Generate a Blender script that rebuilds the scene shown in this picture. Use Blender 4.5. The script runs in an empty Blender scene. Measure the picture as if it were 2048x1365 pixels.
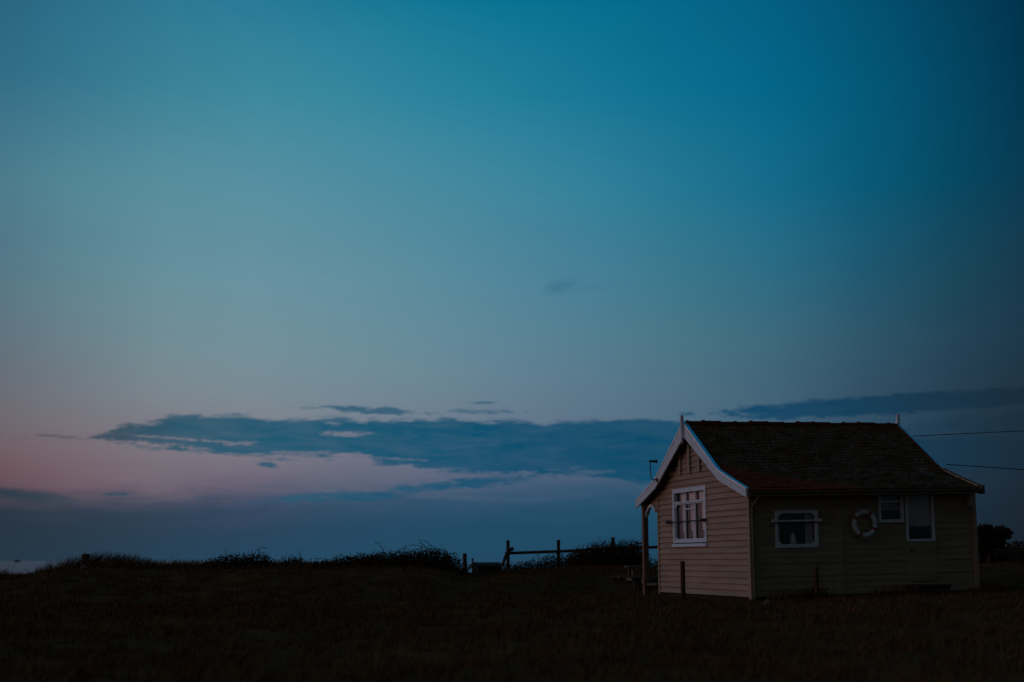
import bpy, math, random
import numpy as np
from mathutils import Vector, Matrix

R = math.radians
scene = bpy.context.scene
col = scene.collection
random.seed(7)
rng = np.random.default_rng(11)

# ------------------------------------------------------------------ camera, exposure
CZ = 0.95
cam_d = bpy.data.cameras.new('camera')
cam = bpy.data.objects.new('camera', cam_d)
col.objects.link(cam)
scene.camera = cam
cam_d.sensor_width = 36.0
cam_d.lens = 50.0
cam_d.clip_start = 0.1
cam_d.clip_end = 60000.0
PITCH, ROLL = R(8.72), R(0.22)
cam.matrix_world = Matrix.Translation((0, 0, CZ)) @ Matrix.Rotation(R(90) + PITCH, 4, 'X') @ Matrix.Rotation(-ROLL, 4, 'Z')
cam_d.dof.use_dof = True
cam_d.dof.focus_distance = 35.0
cam_d.dof.aperture_fstop = 0.95
scene.view_settings.view_transform = 'Standard'
scene.view_settings.look = 'None'
scene.view_settings.exposure = 0.0
scene.view_settings.gamma = 1.0

# ------------------------------------------------------------------ sky: dusk light by compass direction (degrees) and elevation
def boost(L, k):
    return [tuple(min(255, v * k) for v in c) for c in L]

def lin(c):
    out = []
    for v in c:
        v /= 255.0
        out.append(v / 12.92 if v <= .04045 else ((v + .055) / 1.055) ** 2.4)
    return tuple(out)

ELS = [-1, 0, .6, 1.2, 1.8, 2.3, 2.8, 3.4, 4.2, 5.2, 6.5, 8.5, 11, 14.5, 18.5, 22.5]
SKY = {
-21:[(36,53,66),(36,53,66),(36,51,64),(38,51,64),(41,53,67),(65,62,74),(102,75,83),(113,79,85),(114,89,94),(109,99,105),(101,105,112),(92,112,122),(81,117,130),(71,121,139),(44,108,135),(35,96,123)],
-17.5:[(37,59,76),(37,59,76),(38,57,74),(40,57,73),(47,60,76),(70,70,84),(109,86,98),(119,94,103),(122,103,111),(119,113,120),(113,121,128),(104,129,136),(92,134,144),(80,135,150),(51,121,146),(38,109,139)],
-14:[(38,66,87),(38,66,87),(39,64,85),(43,64,83),(52,67,87),(74,77,95),(112,96,110),(122,107,119),(127,116,126),(127,124,133),(122,135,141),(112,142,148),(101,145,155),(86,143,158),(56,132,154),(38,118,149)],
-10.5:[(36,72,98),(36,72,98),(38,69,95),(42,68,93),(52,71,97),(70,80,104),(103,97,116),(115,108,123),(123,118,130),(126,129,139),(121,139,147),(113,146,154),(103,148,160),(86,145,162),(57,137,159),(33,121,152)],
-7:[(35,73,100),(35,73,100),(36,71,99),(39,70,98),(49,73,102),(65,81,108),(93,96,118),(106,106,125),(115,117,133),(119,127,140),(115,137,147),(107,144,154),(98,146,159),(80,143,162),(50,136,160),(21,120,152)],
-3.5:[(33,73,101),(33,73,101),(33,72,101),(36,72,101),(45,75,104),(60,81,110),(83,94,119),(97,104,127),(106,114,134),(110,123,140),(108,133,146),(100,140,152),(89,141,157),(72,140,160),(39,132,160),(8,118,150)],
0:[(32,72,100),(32,72,100),(31,72,101),(32,72,102),(42,75,105),(55,80,110),(73,91,119),(87,100,126),(96,110,133),(100,118,138),(99,127,143),(91,134,149),(80,135,154),(61,135,158),(29,128,158),(0,114,148)],
3.5:[(30,69,97),(30,69,97),(29,69,98),(31,70,100),(39,74,104),(50,79,109),(64,87,115),(76,96,122),(85,104,129),(89,112,134),(88,119,138),(82,125,144),(69,127,151),(48,128,155),(18,121,154),(0,109,144)],
7:[(28,65,92),(28,65,92),(28,65,93),(29,67,96),(36,71,101),(44,76,105),(55,82,110),(65,90,116),(73,97,122),(77,105,128),(77,110,132),(71,116,138),(56,118,146),(33,118,151),(8,113,149),(0,103,139)],
10.5:[(27,59,84),(27,59,84),(27,60,86),(28,62,90),(33,67,95),(38,71,99),(46,76,102),(54,82,107),(61,89,114),(64,95,120),(64,99,123),(60,104,129),(43,108,139),(18,108,145),(0,104,141),(0,95,132)],
14:[(26,49,69),(26,49,69),(26,51,72),(27,53,76),(30,56,79),(33,60,83),(37,64,87),(41,69,93),(45,74,99),(48,79,104),(50,82,107),(47,89,115),(31,92,124),(6,95,131),(0,94,129),(0,85,121)],
17.5:[(26,42,57),(26,42,57),(26,43,59),(27,45,61),(28,47,64),(30,49,66),(32,52,70),(33,55,74),(34,59,79),(36,62,83),(39,66,88),(36,73,97),(25,76,103),(3,80,112),(0,78,111),(0,71,104)],
21:[(26,37,48),(26,37,48),(27,38,48),(27,39,49),(28,40,51),(28,40,52),(28,41,53),(28,43,55),(28,45,59),(28,48,63),(30,52,69),(27,57,76),(23,59,81),(7,61,89),(0,57,87),(0,54,84)],
}
# the rest of the sky, beyond both ends of the view: the afterglow far to the left, night coming up on the right and behind
NIGHT = [(49,51,56)] * 2 + [(53,57,63)] * 6 + [(55,63,70)] * 8
GLOW = [(70,60,70)] * 2 + [(105,88,98), (125,100,108), (140,108,114), (150,114,118), (158,120,122), (162,126,126), (160,130,130), (156,132,134),
        (150,136,140), (142,138,146), (130,136,150), (112,130,152), (95,124,150), (80,118,146)]
SKY[-180] = NIGHT; SKY[180] = NIGHT
SKY[-140] = NIGHT
GLOW = boost(GLOW, 1.07)
SKY[-105] = GLOW; SKY[-45] = GLOW
SKY[60] = [(32,40,50)] * 8 + [(28,48,64)] * 8
SKY[32] = [(27,38,50)] * 6 + [(28,42,56)] * 5 + [(20,54,76)] * 5
ZENITH = {-180:(40,58,70), 180:(40,58,70), -140:(40,58,70), -105:(40,100,132), -45:(40,104,136), 60:(0,44,72)}
EL0, EL1 = -2.0, 50.0

world = bpy.data.worlds.new('World')
scene.world = world
world.use_nodes = True
wt = world.node_tree
wn, wl = wt.nodes, wt.links
for n in list(wn):
    wn.remove(n)

def sock(inp, v):
    if isinstance(v, bpy.types.NodeSocket):
        wl.new(v, inp)
    else:
        inp.default_value = v

def M(op, a, b=0.0, clamp=False):
    n = wn.new('ShaderNodeMath')
    n.operation = op
    n.use_clamp = clamp
    sock(n.inputs[0], a)
    if op not in ('ARCSINE', 'SQRT', 'ABSOLUTE', 'DEGREES'):
        sock(n.inputs[1], b)
    return n.outputs[0]

def smooth(v, lo, hi):
    n = wn.new('ShaderNodeMapRange')
    n.interpolation_type = 'SMOOTHSTEP'
    sock(n.inputs[0], v)
    n.inputs[1].default_value = lo
    n.inputs[2].default_value = hi
    return n.outputs[0]

def mixc(f, a, b):
    n = wn.new('ShaderNodeMix')
    n.data_type = 'RGBA'
    sock(n.inputs[0], f)
    for i, v in ((6, a), (7, b)):
        if isinstance(v, bpy.types.NodeSocket):
            wl.new(v, n.inputs[i])
        else:
            n.inputs[i].default_value = (*v, 1)
    return n.outputs[2]

tc = wn.new('ShaderNodeTexCoord')
sep = wn.new('ShaderNodeSeparateXYZ')
wl.new(tc.outputs['Generated'], sep.inputs[0])
az = M('DEGREES', M('ARCTAN2', sep.outputs[0], sep.outputs[1]))
el = M('DEGREES', M('ARCSINE', sep.outputs[2]))
def ramp(fac, stops):
    n = wn.new('ShaderNodeValToRGB')
    e = n.color_ramp.elements
    while len(e) > 1:
        e.remove(e[-1])
    for i, (p, c) in enumerate(stops):
        q = e[0] if i == 0 else e.new(p)
        q.position = p
        q.color = (*c, 1)
    n.color_ramp.interpolation = 'LINEAR'
    sock(n.inputs[0], fac)
    return n.outputs[0]

def noise(kx, ky, seed, detail=7, rough=.55, dist=0.0):
    c = wn.new('ShaderNodeCombineXYZ')
    sock(c.inputs[0], M('MULTIPLY', az, kx))
    sock(c.inputs[1], M('MULTIPLY', el, ky))
    c.inputs[2].default_value = seed
    n = wn.new('ShaderNodeTexNoise')
    n.inputs['Scale'].default_value = 1.0
    n.inputs['Detail'].default_value = detail
    n.inputs['Roughness'].default_value = rough
    n.inputs['Distortion'].default_value = dist
    wl.new(c.outputs[0], n.inputs['Vector'])
    return M('MULTIPLY', M('SUBTRACT', n.outputs['Fac'], .5), 2.0)

NL = noise(.22, 1.5, 31.0, 6, .6, .4)
low = M('SUBTRACT', 1.0, smooth(el, 2.6, 4.6))
els = M('ADD', el, M('MULTIPLY', M('MULTIPLY', NL, .75), M('MULTIPLY', low, smooth(el, .2, 1.4))))
elf = M('DIVIDE', M('SUBTRACT', els, EL0), EL1 - EL0, True)

for a_ in (7, 10.5, 14, 17.5):
    SKY[a_] = [(r_, g_, b_ * (1 - .045 * math.exp(-((e_ - 11) / 5) ** 2))) for (r_, g_, b_), e_ in zip(SKY[a_], ELS)]
for a_ in (-21, -17.5, -14, -10.5, -7, -3.5, 0):
    SKY[a_] = [(r_, g_ - 2.0 * math.exp(-((e_ - 10) / 5) ** 2), b_ + 1.5 * math.exp(-((e_ - 10) / 5) ** 2)) for (r_, g_, b_), e_ in zip(SKY[a_], ELS)]
for a_ in (-7, -3.5, 0, 3.5, 7, 10.5):
    SKY[a_] = [(r_ - 9.0 * math.exp(-((e_ - 2.3) / .9) ** 2), g_ + 2.5 * math.exp(-((e_ - 1.2) / 1.3) ** 2), b_) for (r_, g_, b_), e_ in zip(SKY[a_], ELS)]
for a_ in (-21, -17.5, -14):
    SKY[a_] = [(r_ - 5.0 * math.exp(-((e_ - 3.6) / 1.4) ** 2), g_, b_) for (r_, g_, b_), e_ in zip(SKY[a_], ELS)]
for a_, k_ in ((14, .97), (17.5, .94), (21, .90)):
    SKY[a_] = [tuple(v * k_ for v in c) for c in SKY[a_]]
def mute(c, k=.05):
    m_ = sum(c) / 3
    return tuple(v + (m_ - v) * k for v in c)
for a_ in list(SKY):
    SKY[a_] = [mute(c) for c in SKY[a_]]
cols = sorted(SKY)
sky = None
for i, a in enumerate(cols):
    st = [((e - EL0) / (EL1 - EL0), lin(c)) for e, c in zip(ELS, SKY[a])]
    st.append((1.0, lin(ZENITH.get(a, (0, 72, 108)))))
    r = ramp(elf, st)
    if sky is None:
        sky = r
    else:
        f = M('DIVIDE', M('SUBTRACT', az, cols[i - 1]), a - cols[i - 1], True)
        sky = mixc(f, sky, r)

N1 = noise(.45, 2.4, 1.7, 8, .6, .3)
N2 = noise(.5, 3.2, 9.1, 8, .62, .5)
N3 = noise(1.5, 6.0, 4.4, 7, .62, .4)
N4 = noise(3.0, 13.0, 14.4, 6, .62, .4)

def curve(pts):
    n = wn.new('ShaderNodeFloatCurve')
    cm = n.mapping
    c = cm.curves[0]
    P = [((x + 21) / 42, y / 8) for x, y in pts]
    c.points[0].location = P[0]
    c.points[1].location = P[-1]
    for p in P[1:-1]:
        c.points.new(*p)
    for p in c.points:
        p.handle_type = 'AUTO'
    cm.update()
    sock(n.inputs['Value'], M('DIVIDE', M('ADD', az, 21.0), 42.0, True))
    return M('MULTIPLY', n.outputs[0], 8.0)

TOP = [(-21,4.6), (-17.12,4.66), (-16.1,4.85), (-15.46,5.24), (-14.34,5.39), (-13.39,5.67), (-12.05,5.73), (-10.49,5.72), (-8.52,5.6), (-6.53,5.58), (-3.52,5.67),
       (-1.51,5.59), (0.51,5.57), (1.22,5.38), (2.13,5.48), (4.55,5.58), (6.94,5.46), (9.12,5.25), (11.46,5.0), (21,4.4)]
BOT = [(-21,4.64), (-17.11,4.6), (-16.09,4.55), (-14.3,4.4), (-12.39,4.2), (-10.84,4.04), (-10.05,4.02), (-9.27,3.97), (-8.78,3.95), (-8.09,4.0), (-6.11,4.11),
       (-5.31,3.83), (-3.51,3.55), (-1.51,3.41), (0.5,3.29), (2.51,3.33), (4.51,3.08), (6.89,2.94), (9.05,2.96), (11.39,3.04), (21,3.26)]
mt = smooth(M('ADD', M('SUBTRACT', curve(TOP), el), M('ADD', M('MULTIPLY', N1, .42), M('MULTIPLY', N3, .28))), -.07, .20)
mb = smooth(M('ADD', M('SUBTRACT', el, curve(BOT)), M('ADD', M('MULTIPLY', N2, .55), M('MULTIPLY', N4, .26))), -.07, .19)
cloud = M('MULTIPLY', mt, mb)

def lens(a0, e0, hw, hh, tilt=0.0, k=.8, nz=N2, lo=-.1, hi=1.05):
    da = M('SUBTRACT', az, a0)
    dx = M('DIVIDE', da, hw)
    dy = M('DIVIDE', M('SUBTRACT', M('SUBTRACT', el, e0), M('MULTIPLY', da, tilt)), hh)
    r2 = M('ADD', M('MULTIPLY', dx, dx), M('MULTIPLY', dy, dy))
    return smooth(M('ADD', M('SUBTRACT', 1.0, r2), M('MULTIPLY', nz, k)), lo, hi)

# pale rifts inside the long bank
for a0, e0, hw, hh, t, s in ((-6.4,4.96,1.1,.15,-.02,.75), (-11.0,4.58,1.0,.12,-.02,.65), (-13.0,4.70,2.2,.06,-.06,.7), (-8.5,4.22,1.4,.07,.0,.6),
                             (1.25,5.42,.55,.09,.0,.5), (3.0,3.44,1.3,.1,.02,.55), (-4.4,3.98,1.1,.05,-.05,.6)):
    g = M('MULTIPLY', lens(a0, e0, hw, hh, t, 3.0, N4 if hh < .08 else N3), s)
    cloud = M('MULTIPLY', cloud, M('SUBTRACT', 1.0, g))
# torn smaller clouds round it
for a0, e0, hw, hh, t, k, s in ((-5.6,5.92,2.4,.17,-.04,1.0,.85), (-1.2,6.24,.65,.07,.0,.8,.6), (-1.1,5.88,1.7,.12,-.02,1.0,.55),
                                (-1.9,2.99,3.1,.26,.08,.6,.95), (-19.2,2.50,2.9,.28,-.10,.22,.95), (-15.5,2.55,.75,.10,.0,.8,.85),
                                (-12.2,2.42,.4,.06,.0,.8,.5), (-7.2,2.46,3.6,.24,.05,.7,.8), (-9.75,3.72,.50,.13,-.12,.6,.95),
                                (15.4,5.92,7.9,.44,.034,.34,1.0), (20.2,5.1,4.6,.55,.02,.5,.6), (16.6,4.95,2.2,.25,.0,.7,.45), (15.0,3.9,5.5,.55,-.01,.6,.35),
                                (1.95,10.88,.85,.34,.20,.35,.75), (2.6,10.8,1.7,.25,.05,.5,.14), (1.18,14.74,.16,.12,.0,.5,.2), (-17.8,4.72,1.5,.07,-.06,.9,.5),
                                (7.0,5.72,.4,.09,.0,.8,.7)):
    c = M('MULTIPLY', lens(a0, e0, hw, hh, t, k * 2.6, N3 if hh > .15 else N4, *((-.05, .5) if hw > 6 else (-.1, 1.05))), s)
    cloud = M('MAXIMUM', cloud, c)
azf = M('DIVIDE', M('ADD', az, 21.0), 42.0, True)
ccol = ramp(azf, [((a + 21) / 42, lin(c)) for a, c in ((-21,(45,54,66)), (-17,(48,68,84)), (-13,(44,88,110)), (-9,(32,88,114)), (-3,(16,82,112)),
                                                      (2,(10,76,107)), (6,(12,73,103)), (10,(18,70,102)), (14,(22,62,88)), (17,(24,52,72)), (21,(24,40,54)))])
ccol = mixc(M('ADD', M('MULTIPLY', N1, .30), .07, True), ccol, sky)
# high in the sky the small wisps are only a little darker than the sky itself
sky_dark = mixc(.45, sky, lin((30,92,124)))
ccol = mixc(smooth(el, 7.0, 9.5), ccol, sky_dark)
sky = mixc(cloud, sky, ccol)
# faint uneven haze over the whole dusk sky
NB = noise(.09, .35, 22.0, 4, .5, 0)
hz = wn.new('ShaderNodeMix')
hz.data_type = 'RGBA'
hz.blend_type = 'MULTIPLY'
hz.inputs[0].default_value = 1.0
wl.new(sky, hz.inputs[6])
gv = wn.new('ShaderNodeCombineXYZ')
g = M('ADD', 1.0, M('MULTIPLY', NB, .045))
for k in range(3):
    wl.new(g, gv.inputs[k])
wl.new(gv.outputs[0], hz.inputs[7])
bg = wn.new('ShaderNodeBackground')
bg.inputs['Strength'].default_value = 1.0
wl.new(hz.outputs[2], bg.inputs['Color'])
wo = wn.new('ShaderNodeOutputWorld')
wl.new(bg.outputs[0], wo.inputs['Surface'])
world.cycles.sampling_method = 'MANUAL'
world.cycles.sample_map_resolution = 1024

# ------------------------------------------------------------------ sun: only the soft pink afterglow of a sun already down, far to the left
sun_d = bpy.data.lights.new('sun', 'SUN')
sun_d.energy = 0.21
sun_d.angle = R(35)
sun_d.color = (1.0, .60, .60)
sun = bpy.data.objects.new('sun', sun_d)
col.objects.link(sun)
_a, _e = R(-100), R(9)
sd = Vector((math.sin(_a) * math.cos(_e), math.cos(_a) * math.cos(_e), math.sin(_e)))
sun.rotation_euler = sd.to_track_quat('Z', 'Y').to_euler()

# ------------------------------------------------------------------ materials
def mat(name, base, rough=.8, spec=.3, var=None, scale=4.0, stretch=(1, 1, 1), bump=0.0, bscale=60.0, detail=6.0, lo=.35, hi=.65):
    m = bpy.data.materials.new(name)
    m.use_nodes = True
    nt = m.node_tree
    p = nt.nodes['Principled BSDF']
    p.inputs['Roughness'].default_value = rough
    p.inputs['Specular IOR Level'].default_value = spec
    p.inputs['Base Color'].default_value = (*base, 1)
    t = nt.nodes.new('ShaderNodeTexCoord')
    mp = nt.nodes.new('ShaderNodeMapping')
    mp.inputs['Scale'].default_value = stretch
    nt.links.new(t.outputs['Object'], mp.inputs[0])
    if var is not None:
        n = nt.nodes.new('ShaderNodeTexNoise')
        n.inputs['Scale'].default_value = scale
        n.inputs['Detail'].default_value = detail
        nt.links.new(mp.outputs[0], n.inputs['Vector'])
        r = nt.nodes.new('ShaderNodeMapRange')
        r.inputs[1].default_value = lo
        r.inputs[2].default_value = hi
        nt.links.new(n.outputs['Fac'], r.inputs[0])
        mx = nt.nodes.new('ShaderNodeMix')
        mx.data_type = 'RGBA'
        mx.inputs[6].default_value = (*base, 1)
        mx.inputs[7].default_value = (*var, 1)
        nt.links.new(r.outputs[0], mx.inputs[0])
        nt.links.new(mx.outputs[2], p.inputs['Base Color'])
    if bump:
        n2 = nt.nodes.new('ShaderNodeTexNoise')
        n2.inputs['Scale'].default_value = bscale
        n2.inputs['Detail'].default_value = 4
        nt.links.new(mp.outputs[0], n2.inputs['Vector'])
        b = nt.nodes.new('ShaderNodeBump')
        b.inputs['Strength'].default_value = bump
        b.inputs['Distance'].default_value = .02
        nt.links.new(n2.outputs['Fac'], b.inputs['Height'])
        nt.links.new(b.outputs[0], p.inputs['Normal'])
    return m

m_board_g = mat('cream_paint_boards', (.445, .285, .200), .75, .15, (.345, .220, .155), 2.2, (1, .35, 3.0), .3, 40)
m_board_shade = mat('cream_paint_boards_shaded', (.345, .256, .156), .75, .12, (.255, .192, .118), 2.2, (.35, 1, 3.0), .3, 40)  # same cream paint as the gable, with the long wall's shade darkened into it
m_white = mat('white_paint', (.76, .75, .78), .6, .35, (.60, .59, .61), 9.0, (1, 1, 1), .15, 60)
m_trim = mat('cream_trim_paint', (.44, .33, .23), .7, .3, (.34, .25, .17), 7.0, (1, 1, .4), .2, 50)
m_postp = mat('brown_red_porch_paint', (.26, .13, .09), .75, .25, (.18, .09, .06), 8.0, (1, 1, .3), .2, 50)
m_dark = mat('dark_iron', (.03, .022, .018), .6, .4, (.05, .03, .02), 20)
m_ridge = mat('red_ridge_clay', (.150, .036, .020), .9, .02, (.085, .026, .014), 6.0, (1, 1, 1), .4, 40)
m_under = mat('dark_roof_boarding', (.12, .085, .06), .9, .2, (.08, .055, .04), 5.0)
m_gut = mat('faded_gutter_paint', (.17, .13, .085), .6, .1, (.12, .095, .06), 6.0)
m_wood = mat('weathered_wood', (.085, .040, .024), .9, .04, (.052, .027, .017), 6.0, (1, 1, .25), .5, 40)
m_tablew = mat('pale_table_wood', (.20, .12, .085), .85, .2, (.13, .08, .055), 6.0, (.3, 1, 1), .4, 40)
m_leaf = mat('dark_bramble_leaf', (.060, .028, .009), .9, .03, (.034, .019, .007), 3.0)
m_stem = mat('bramble_stem', (.055, .028, .014), .85, .2, (.035, .02, .01), 5.0)
m_tree = mat('dark_tree_leaf', (.055, .028, .011), .9, .03, (.030, .018, .007), 3.0)
m_bark = mat('bark', (.06, .035, .02), .9, .1, (.035, .02, .012), 8.0)
m_grass = mat('dry_dune_grass', (.128, .060, .025), .95, .0, (.100, .048, .020), .55, (1, 1, 1), detail=5, lo=.38, hi=.62)
m_ring = mat('white_ring_canvas', (.64, .65, .67), .6, .3, (.46, .47, .48), 12.0)
m_red = mat('red_band', (.36, .035, .025), .6, .3, (.26, .03, .02), 12.0)
m_rope = mat('grey_rope', (.42, .36, .28), .9, .1, (.3, .26, .2), 40)
m_blind = mat('pale_blind_fabric', (.84, .69, .66), .9, .1, (.76, .62, .59), 3.0)
m_grey = mat('grey_blue_blind', (.42, .38, .36), .85, .2, (.34, .31, .29), 3.0)
m_room = mat('dim_room_lining', (.10, .075, .06), .95, .05, (.07, .055, .04), 2.0)
m_verge = mat('glossy_verge_flashing', (.85, .88, .90), .28, .5, (.70, .74, .78), 8.0)
m_verge.node_tree.nodes['Principled BSDF'].inputs['Metallic'].default_value = .9
m_jug = mat('white_glaze', (.72, .68, .60), .4, .4, (.62, .58, .5), 6.0)
m_stone = mat('pale_stone', (.16, .12, .09), .9, .0, (.09, .07, .055), 5.0, (1, 1, 1), .5, 12)
m_step = mat('old_brick_step', (.07, .042, .03), .9, .2, (.045, .03, .022), 6.0, (1, 1, 1), .4, 25)
m_ship = mat('dark_ship_paint', (.03, .025, .03), .7, .3, (.05, .04, .04), .2)
m_hut = mat('far_hut_paint', (.035, .03, .025), .9, .0, (.025, .022, .018), 1.5, (1, 1, 4))
m_hutroof = mat('far_hut_felt', (.03, .022, .018), .9, .2, (.02, .016, .012), 2.0)
m_cable = mat('black_cable', (.012, .010, .010), .7, .2, (.02, .016, .014), 2.0)

def glass_mat():
    m = bpy.data.materials.new('window_glass')
    m.use_nodes = True
    nt = m.node_tree
    nt.nodes.remove(nt.nodes['Principled BSDF'])
    out = nt.nodes['Material Output']
    tr = nt.nodes.new('ShaderNodeBsdfTransparent')
    tr.inputs[0].default_value = (.975, .98, .98, 1)
    gl = nt.nodes.new('ShaderNodeBsdfGlossy')
    gl.inputs['Roughness'].default_value = .03
    gl.inputs['Color'].default_value = (.8, .8, .8, 1)
    lw = nt.nodes.new('ShaderNodeLayerWeight')
    lw.inputs['Blend'].default_value = .5
    pw = nt.nodes.new('ShaderNodeMath'); pw.operation = 'POWER'
    pw.inputs[1].default_value = 5.0
    nt.links.new(lw.outputs['Facing'], pw.inputs[0])
    fr = nt.nodes.new('ShaderNodeMath'); fr.operation = 'MULTIPLY_ADD'
    nt.links.new(pw.outputs[0], fr.inputs[0])
    fr.inputs[1].default_value = .80
    fr.inputs[2].default_value = .03
    mx = nt.nodes.new('ShaderNodeMixShader')
    nt.links.new(fr.outputs[0], mx.inputs[0])
    nt.links.new(tr.outputs[0], mx.inputs[1])
    nt.links.new(gl.outputs[0], mx.inputs[2])
    nt.links.new(mx.outputs[0], out.inputs[0])
    return m
m_glass = glass_mat()

def roof_mat():
    # old plain tiles: dark brown with lichen scabs, and a low triangular patch of bare red tiles over the corner
    m = bpy.data.materials.new('old_tiles')
    m.use_nodes = True
    nt = m.node_tree
    L = nt.links
    p = nt.nodes['Principled BSDF']
    p.inputs['Roughness'].default_value = .95
    p.inputs['Specular IOR Level'].default_value = .02
    t = nt.nodes.new('ShaderNodeTexCoord')
    def nz(scale, detail, rough=.6):
        n = nt.nodes.new('ShaderNodeTexNoise')
        n.inputs['Scale'].default_value = scale
        n.inputs['Detail'].default_value = detail
        n.inputs['Roughness'].default_value = rough
        L.new(t.outputs['Object'], n.inputs['Vector'])
        return n.outputs['Fac']
    def rng_(v, a, b):
        n = nt.nodes.new('ShaderNodeMapRange')
        n.inputs[1].default_value = a
        n.inputs[2].default_value = b
        L.new(v, n.inputs[0])
        return n.outputs[0]
    def mix(f, a, b):
        n = nt.nodes.new('ShaderNodeMix')
        n.data_type = 'RGBA'
        L.new(f, n.inputs[0])
        for i, v in ((6, a), (7, b)):
            if isinstance(v, tuple):
                n.inputs[i].default_value = (*v, 1)
            else:
                L.new(v, n.inputs[i])
        return n.outputs[2]
    def mth(op, a, b):
        n = nt.nodes.new('ShaderNodeMath')
        n.operation = op
        for i, v in enumerate((a, b)):
            if isinstance(v, (int, float)):
                n.inputs[i].default_value = v
            else:
                L.new(v, n.inputs[i])
        return n.outputs[0]
    c = mix(rng_(nz(3.2, 7, .65), .38, .62), (.066, .029, .012), (.106, .049, .022))
    lich = mth('MULTIPLY', rng_(nz(17, 6, .7), .50, .62), rng_(nz(2.2, 4), .40, .56))
    c = mix(lich, c, (.23, .145, .095))
    s = nt.nodes.new('ShaderNodeSeparateXYZ')
    L.new(t.outputs['Object'], s.inputs[0])
    # eaves height limit that falls along the length: patch where z < 3.02 - .2 x
    lim = mth('SUBTRACT', mth('ADD', 3.10, mth('MULTIPLY', nz(1.1, 5), .25)), mth('MULTIPLY', s.outputs[0], .215))
    patch = mth('MULTIPLY', rng_(mth('SUBTRACT', lim, s.outputs[2]), .0, .08), rng_(mth('SUBTRACT', 1.8, s.outputs[1]), 0, .3))
    c = mix(patch, c, mix(rng_(nz(9, 4), .35, .7), (.23, .040, .022), (.145, .030, .018)))
    L.new(c, p.inputs['Base Color'])
    b = nt.nodes.new('ShaderNodeBump')
    b.inputs['Strength'].default_value = .6
    b.inputs['Distance'].default_value = .02
    L.new(nz(35, 4), b.inputs['Height'])
    L.new(b.outputs[0], p.inputs['Normal'])
    return m
m_tiles = roof_mat()

def ground_mat():
    m = mat('moor_ground', (.128, .054, .021), .95, .0, (.088, .040, .016), .35, (1, 1, 1), .6, 9.0, detail=8, lo=.38, hi=.62)
    return m
m_ground = ground_mat()

def sea_mat():
    m = bpy.data.materials.new('sea_water')
    m.use_nodes = True
    nt = m.node_tree
    p = nt.nodes['Principled BSDF']
    p.inputs['Base Color'].default_value = (.03, .05, .07, 1)
    p.inputs['Roughness'].default_value = 1.0
    p.inputs['Specular IOR Level'].default_value = 0
    gl = nt.nodes.new('ShaderNodeBsdfGlossy')
    gl.inputs['Color'].default_value = (.80, .92, 1, 1)
    gl.inputs['Roughness'].default_value = .12
    mxs = nt.nodes.new('ShaderNodeMixShader')
    mxs.inputs[0].default_value = .62
    nt.links.new(p.outputs[0], mxs.inputs[1])
    nt.links.new(gl.outputs[0], mxs.inputs[2])
    nt.links.new(mxs.outputs[0], nt.nodes['Material Output'].inputs[0])
    t = nt.nodes.new('ShaderNodeTexCoord')
    mp = nt.nodes.new('ShaderNodeMapping')
    mp.inputs['Scale'].default_value = (.12, .4, 1)
    nt.links.new(t.outputs['Object'], mp.inputs[0])
    n = nt.nodes.new('ShaderNodeTexNoise')
    n.inputs['Scale'].default_value = 1.0
    n.inputs['Detail'].default_value = 6
    nt.links.new(mp.outputs[0], n.inputs['Vector'])
    b = nt.nodes.new('ShaderNodeBump')
    b.inputs['Strength'].default_value = .12
    b.inputs['Distance'].default_value = .2
    nt.links.new(n.outputs['Fac'], b.inputs['Height'])
    nt.links.new(b.outputs[0], gl.inputs['Normal'])
    return m
m_sea = sea_mat()

# ------------------------------------------------------------------ mesh builder
SHEAR = 0.02          # the old chalet stands on ground that rises a little to its far end

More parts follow.
